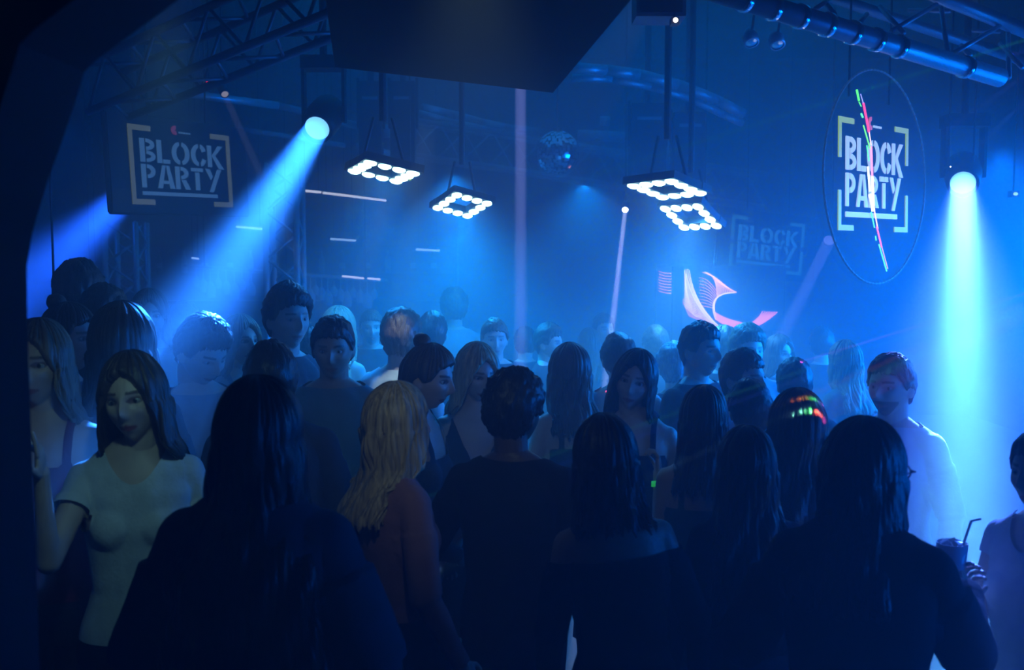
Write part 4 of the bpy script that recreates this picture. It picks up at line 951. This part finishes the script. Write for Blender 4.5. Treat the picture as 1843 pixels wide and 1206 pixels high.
strip(749, 449, 11, 791, 451, 11.2, 'short blue strip light left of the violet shaft', LEDB, .012)
strip(345, 464, 9.5, 358, 466, 9.5, 'tiny blue strip light left behind the blue beam', LEDB, .009)
strip(160, 480, 8.5, 174, 481, 8.5, 'tiny grey strip light by the very tall man', emat('strip_dim', (.4, .45, .5), .5), .007)
bx0, bx1, by = P(300, 560, 11).x, P(760, 560, 11).x, P(500, 560, 11).y
rt = empty('bar_counter', Vector(((bx0 + bx1) / 2, by, 0)), 'long dark bar counter at the back left', 'counter')
hw = (bx1 - bx0) / 2
q = MB(); q.box((0, 0, .52), (hw, .3, .5)); q.build('counter_body', M_wood, rt)
q = MB(); q.box((0, -.04, 1.05), (hw + .05, .38, .03)); q.build('counter_top', M_wood, rt)
q = MB(); q.box((0, -.31, .1), (hw, .02, .08)); q.build('kick_board', M_metal, rt)
zr = P(600, 500, 10.6)
rt = empty('glass_rack', Vector((P(460, 500, 10.6).x, zr.y, 0)), 'hanging rack with glasses above the bar counter', 'rack')
L0 = P(540, 492, 10.4); L1 = P(692, 505, 10.8); L0b = P(330, 478, 10.2)
q = MB(); q.tube(L0b - rt.location, L1 - rt.location, .012, n=8); q.tube(L0b + Vector((0, .25, 0)) - rt.location, L1 + Vector((0, .25, 0)) - rt.location, .012, n=8); q.build('rack_rail', M_alu, rt, True)
q = MB()
for t in (.1, .5, .9): p = L0b.lerp(L1, t); q.tube(p - rt.location, Vector((p.x, p.y, ZC)) - rt.location, .008, n=6)
q.build('hanging_rod', M_metal, rt)
q = MB(); q.tube(P(616, 497, 10.4) - rt.location, P(655, 501, 10.5) - rt.location, .011, n=6); q.tube(P(662, 501, 10.5) - rt.location, P(684, 503, 10.6) - rt.location, .011, n=6); q.build('strip_glow', LED, rt, True)
first = None
prof = [(.001, 0), (.034, -.002), (.034, -.006), (.005, -.012), (.0045, -.085), (.02, -.10), (.036, -.13), (.038, -.17), (.031, -.20)]
gx = [350, 362, 374, 388, 402, 416, 430, 446, 552, 562, 573, 584, 596, 608, 620, 632, 645, 658, 672]
for k, gx_ in enumerate(gx):
    t = (gx_ - 330) / (692 - 330); p = L0b.lerp(L1, t) + Vector((0, .03, -.01))
    if first is None:
        q = MB(); q.lathe(prof, 14); first = q.build('wine_glass', M_glass, None, True); gobj = first
    else: gobj = first.copy(); COL.objects.link(gobj)
    gobj.location = p
    s = 1 + .25 * ((k * 7) % 3); gobj.scale = (s, s, s)
    tag(gobj, 'stemmed glass hanging upside down from the bar rack, %s from its left end' % 'first second third fourth fifth sixth seventh eighth ninth tenth eleventh twelfth thirteenth fourteenth fifteenth sixteenth seventeenth eighteenth nineteenth'.split()[k], 'glass', 'glasses hanging from the bar rack')
# back bar shelves with bottles
c = P(520, 470, 12.2); rt = empty('back_bar_shelf', Vector((c.x, 12.75, 0)), 'tall back bar shelving behind the counter', 'shelf'); hw = 2.0
for z in (1.15, 1.5, 1.85, 2.2):
    q = MB(); q.box((0, 0, z), (hw, .16, .015)); q.build('shelf_board', M_wood, rt)
for s in (-1, 0, 1):
    q = MB(); q.box((s * hw, 0, 1.25), (.03, .17, 1.25)); q.build('side_panel', M_wood, rt)
ORD = 'first second third fourth fifth sixth seventh eighth ninth tenth eleventh twelfth thirteenth fourteenth fifteenth sixteenth seventeenth eighteenth nineteenth'.split()
M_b = [mat('bottle_green', (.03, .12, .05), .1), mat('bottle_amber', (.25, .1, .03), .12), mat('bottle_clear', (.4, .45, .5), .08)]
firsts = {}
for zi, z in enumerate((1.865,)):
    for k in range(13):
        ci = (k * 5 + zi) % 3
        if ci not in firsts:
            e_ = empty('bottle', Vector((0, 0, 0)))
            q = MB(); q.lathe([(.001, 0), (.036, 0), (.038, .01), (.038, .17), (.03, .20), (.013, .225), (.012, .27)], 12); q.build('glass_body', M_b[ci], e_, True)
            q = MB(); q.tube((0, 0, .265), (0, 0, .285), .015, n=10); q.build('cap', M_alu, e_)
            q = MB(); q.tube((0, 0, .06), (0, 0, .13), .0388, n=12, caps=False); q.build('label_band', mat('paper', (.6, .58, .5), .7), e_)
            firsts[ci] = e_; r0 = e_
        else:
            r0 = firsts[ci].copy(); COL.objects.link(r0)
            for ch in firsts[ci].children:
                c2 = ch.copy(); COL.objects.link(c2); c2.parent = r0
        x = rt.location.x - 1.75 + k * .29 + .03 * ((k * 3) % 2)
        r0.location = (x, 12.7, z)
        tag(r0, '%s bottle on the back bar shelf, %s from the left end' % (['dark green', 'amber', 'clear'][ci], ORD[k]), 'bottle', 'bottles on the back bar shelf')

# ------------------------------------------------------------------ things people hold or wear
def near(info, V): 
    w_ = info['W'](np.array([V]))[0]; return info['rt'].matrix_basis @ Vector(w_)
bpy.context.view_layer.update()
wt, fa = FR['wr'][1]; d = fa / np.linalg.norm(fa)
cp = near(FR, wt + d * .085 + np.array([0.035, 0, .02]))
rt = empty('plastic_cup', cp - Vector((0, 0, .06)), 'clear plastic cup of blue-lit drink in the raised hand at the right', 'cup')
q = MB(); q.lathe([(.001, 0), (.030, 0), (.041, .13), (.039, .13), (.029, .004)], 24); q.build('cup_wall', mat('cup_plastic', (.5, .6, .75), .15), rt, True)
q = MB(); q.lathe([(.001, .118), (.0385, .118)], 24); q.build('drink', mat('drink', (.1, .25, .5), .1), rt, True)
q = MB()
for k in range(6): q.box((.018 * math.cos(k), .018 * math.sin(k), .122 + .004 * (k % 2)), (.009, .009, .009), Euler((k, k * .7, k)).to_matrix())
o = q.build('ice_cubes', M_glass, rt); o['kind'] = 'stuff'
q = MB(); q.tube((.0, 0, .03), (.05, .0, .19), .0035); q.tube((.05, 0, .19), (.075, .0, .195), .0035); q.build('straw', mat('straw', (.8, .8, .85), .4), rt)

def worn(info, pts, r, name, m, n=8):
    W = info['W']; pts = W(np.array(pts, float)); q = MB(); q.path([Vector(p) for p in pts], r, n); return q.build(name, m, info['rt'], True)
worn(PK, [(.075, -.03, 1.475), (.08, .04, 1.47), (.07, .085, 1.43), (.045, .118, 1.36), (.01, .132, 1.26), (-.03, .125, 1.15), (-.075, .118, 1.05), (-.12, .11, .98)], .007, 'shoulder_strap', M_black)
for dz, c, nm in ((0, (1, .08, .25), 'pink'), (-.018, (.05, 1, .25), 'green')):
    worn(NK, [(.085 * math.cos(t), .012 + .078 * math.sin(t), 1.475 + dz + .012 * math.sin(t)) for t in np.linspace(0, 6.2832, 25)], .006, 'glow_necklace', emat('neon_' + nm, c, 2.5))
# glasses of the woman at the right, in her head's own frame
hx_ = FR['hx']
def gl(pts, r, nm):
    q = MB(); q.path([Vector(p) for p in FR['W'](hx_(np.array(pts, float)))], r, 6); return q.build(nm, M_metal, FR['rt'], True)
for s in (-1, 1):
    gl([(s * .032 + .024 * math.cos(t), -.098, .004 + .019 * math.sin(t)) for t in np.linspace(0, 6.2832, 17)], .002, 'glasses_rim')
    gl([(s * .056, -.097, .010), (s * .079, -.085, .012), (s * .082, .01, .010), (s * .080, .03, -.01)], .002, 'glasses_temple')
gl([(-.010, -.098, .008), (0, -.102, .011), (.010, -.098, .008)], .002, 'glasses_bridge')
dot(93, 535, 5.0, .010, 'tiny green light beside the small person at the far left', (.05, 1, .5), 1.2)
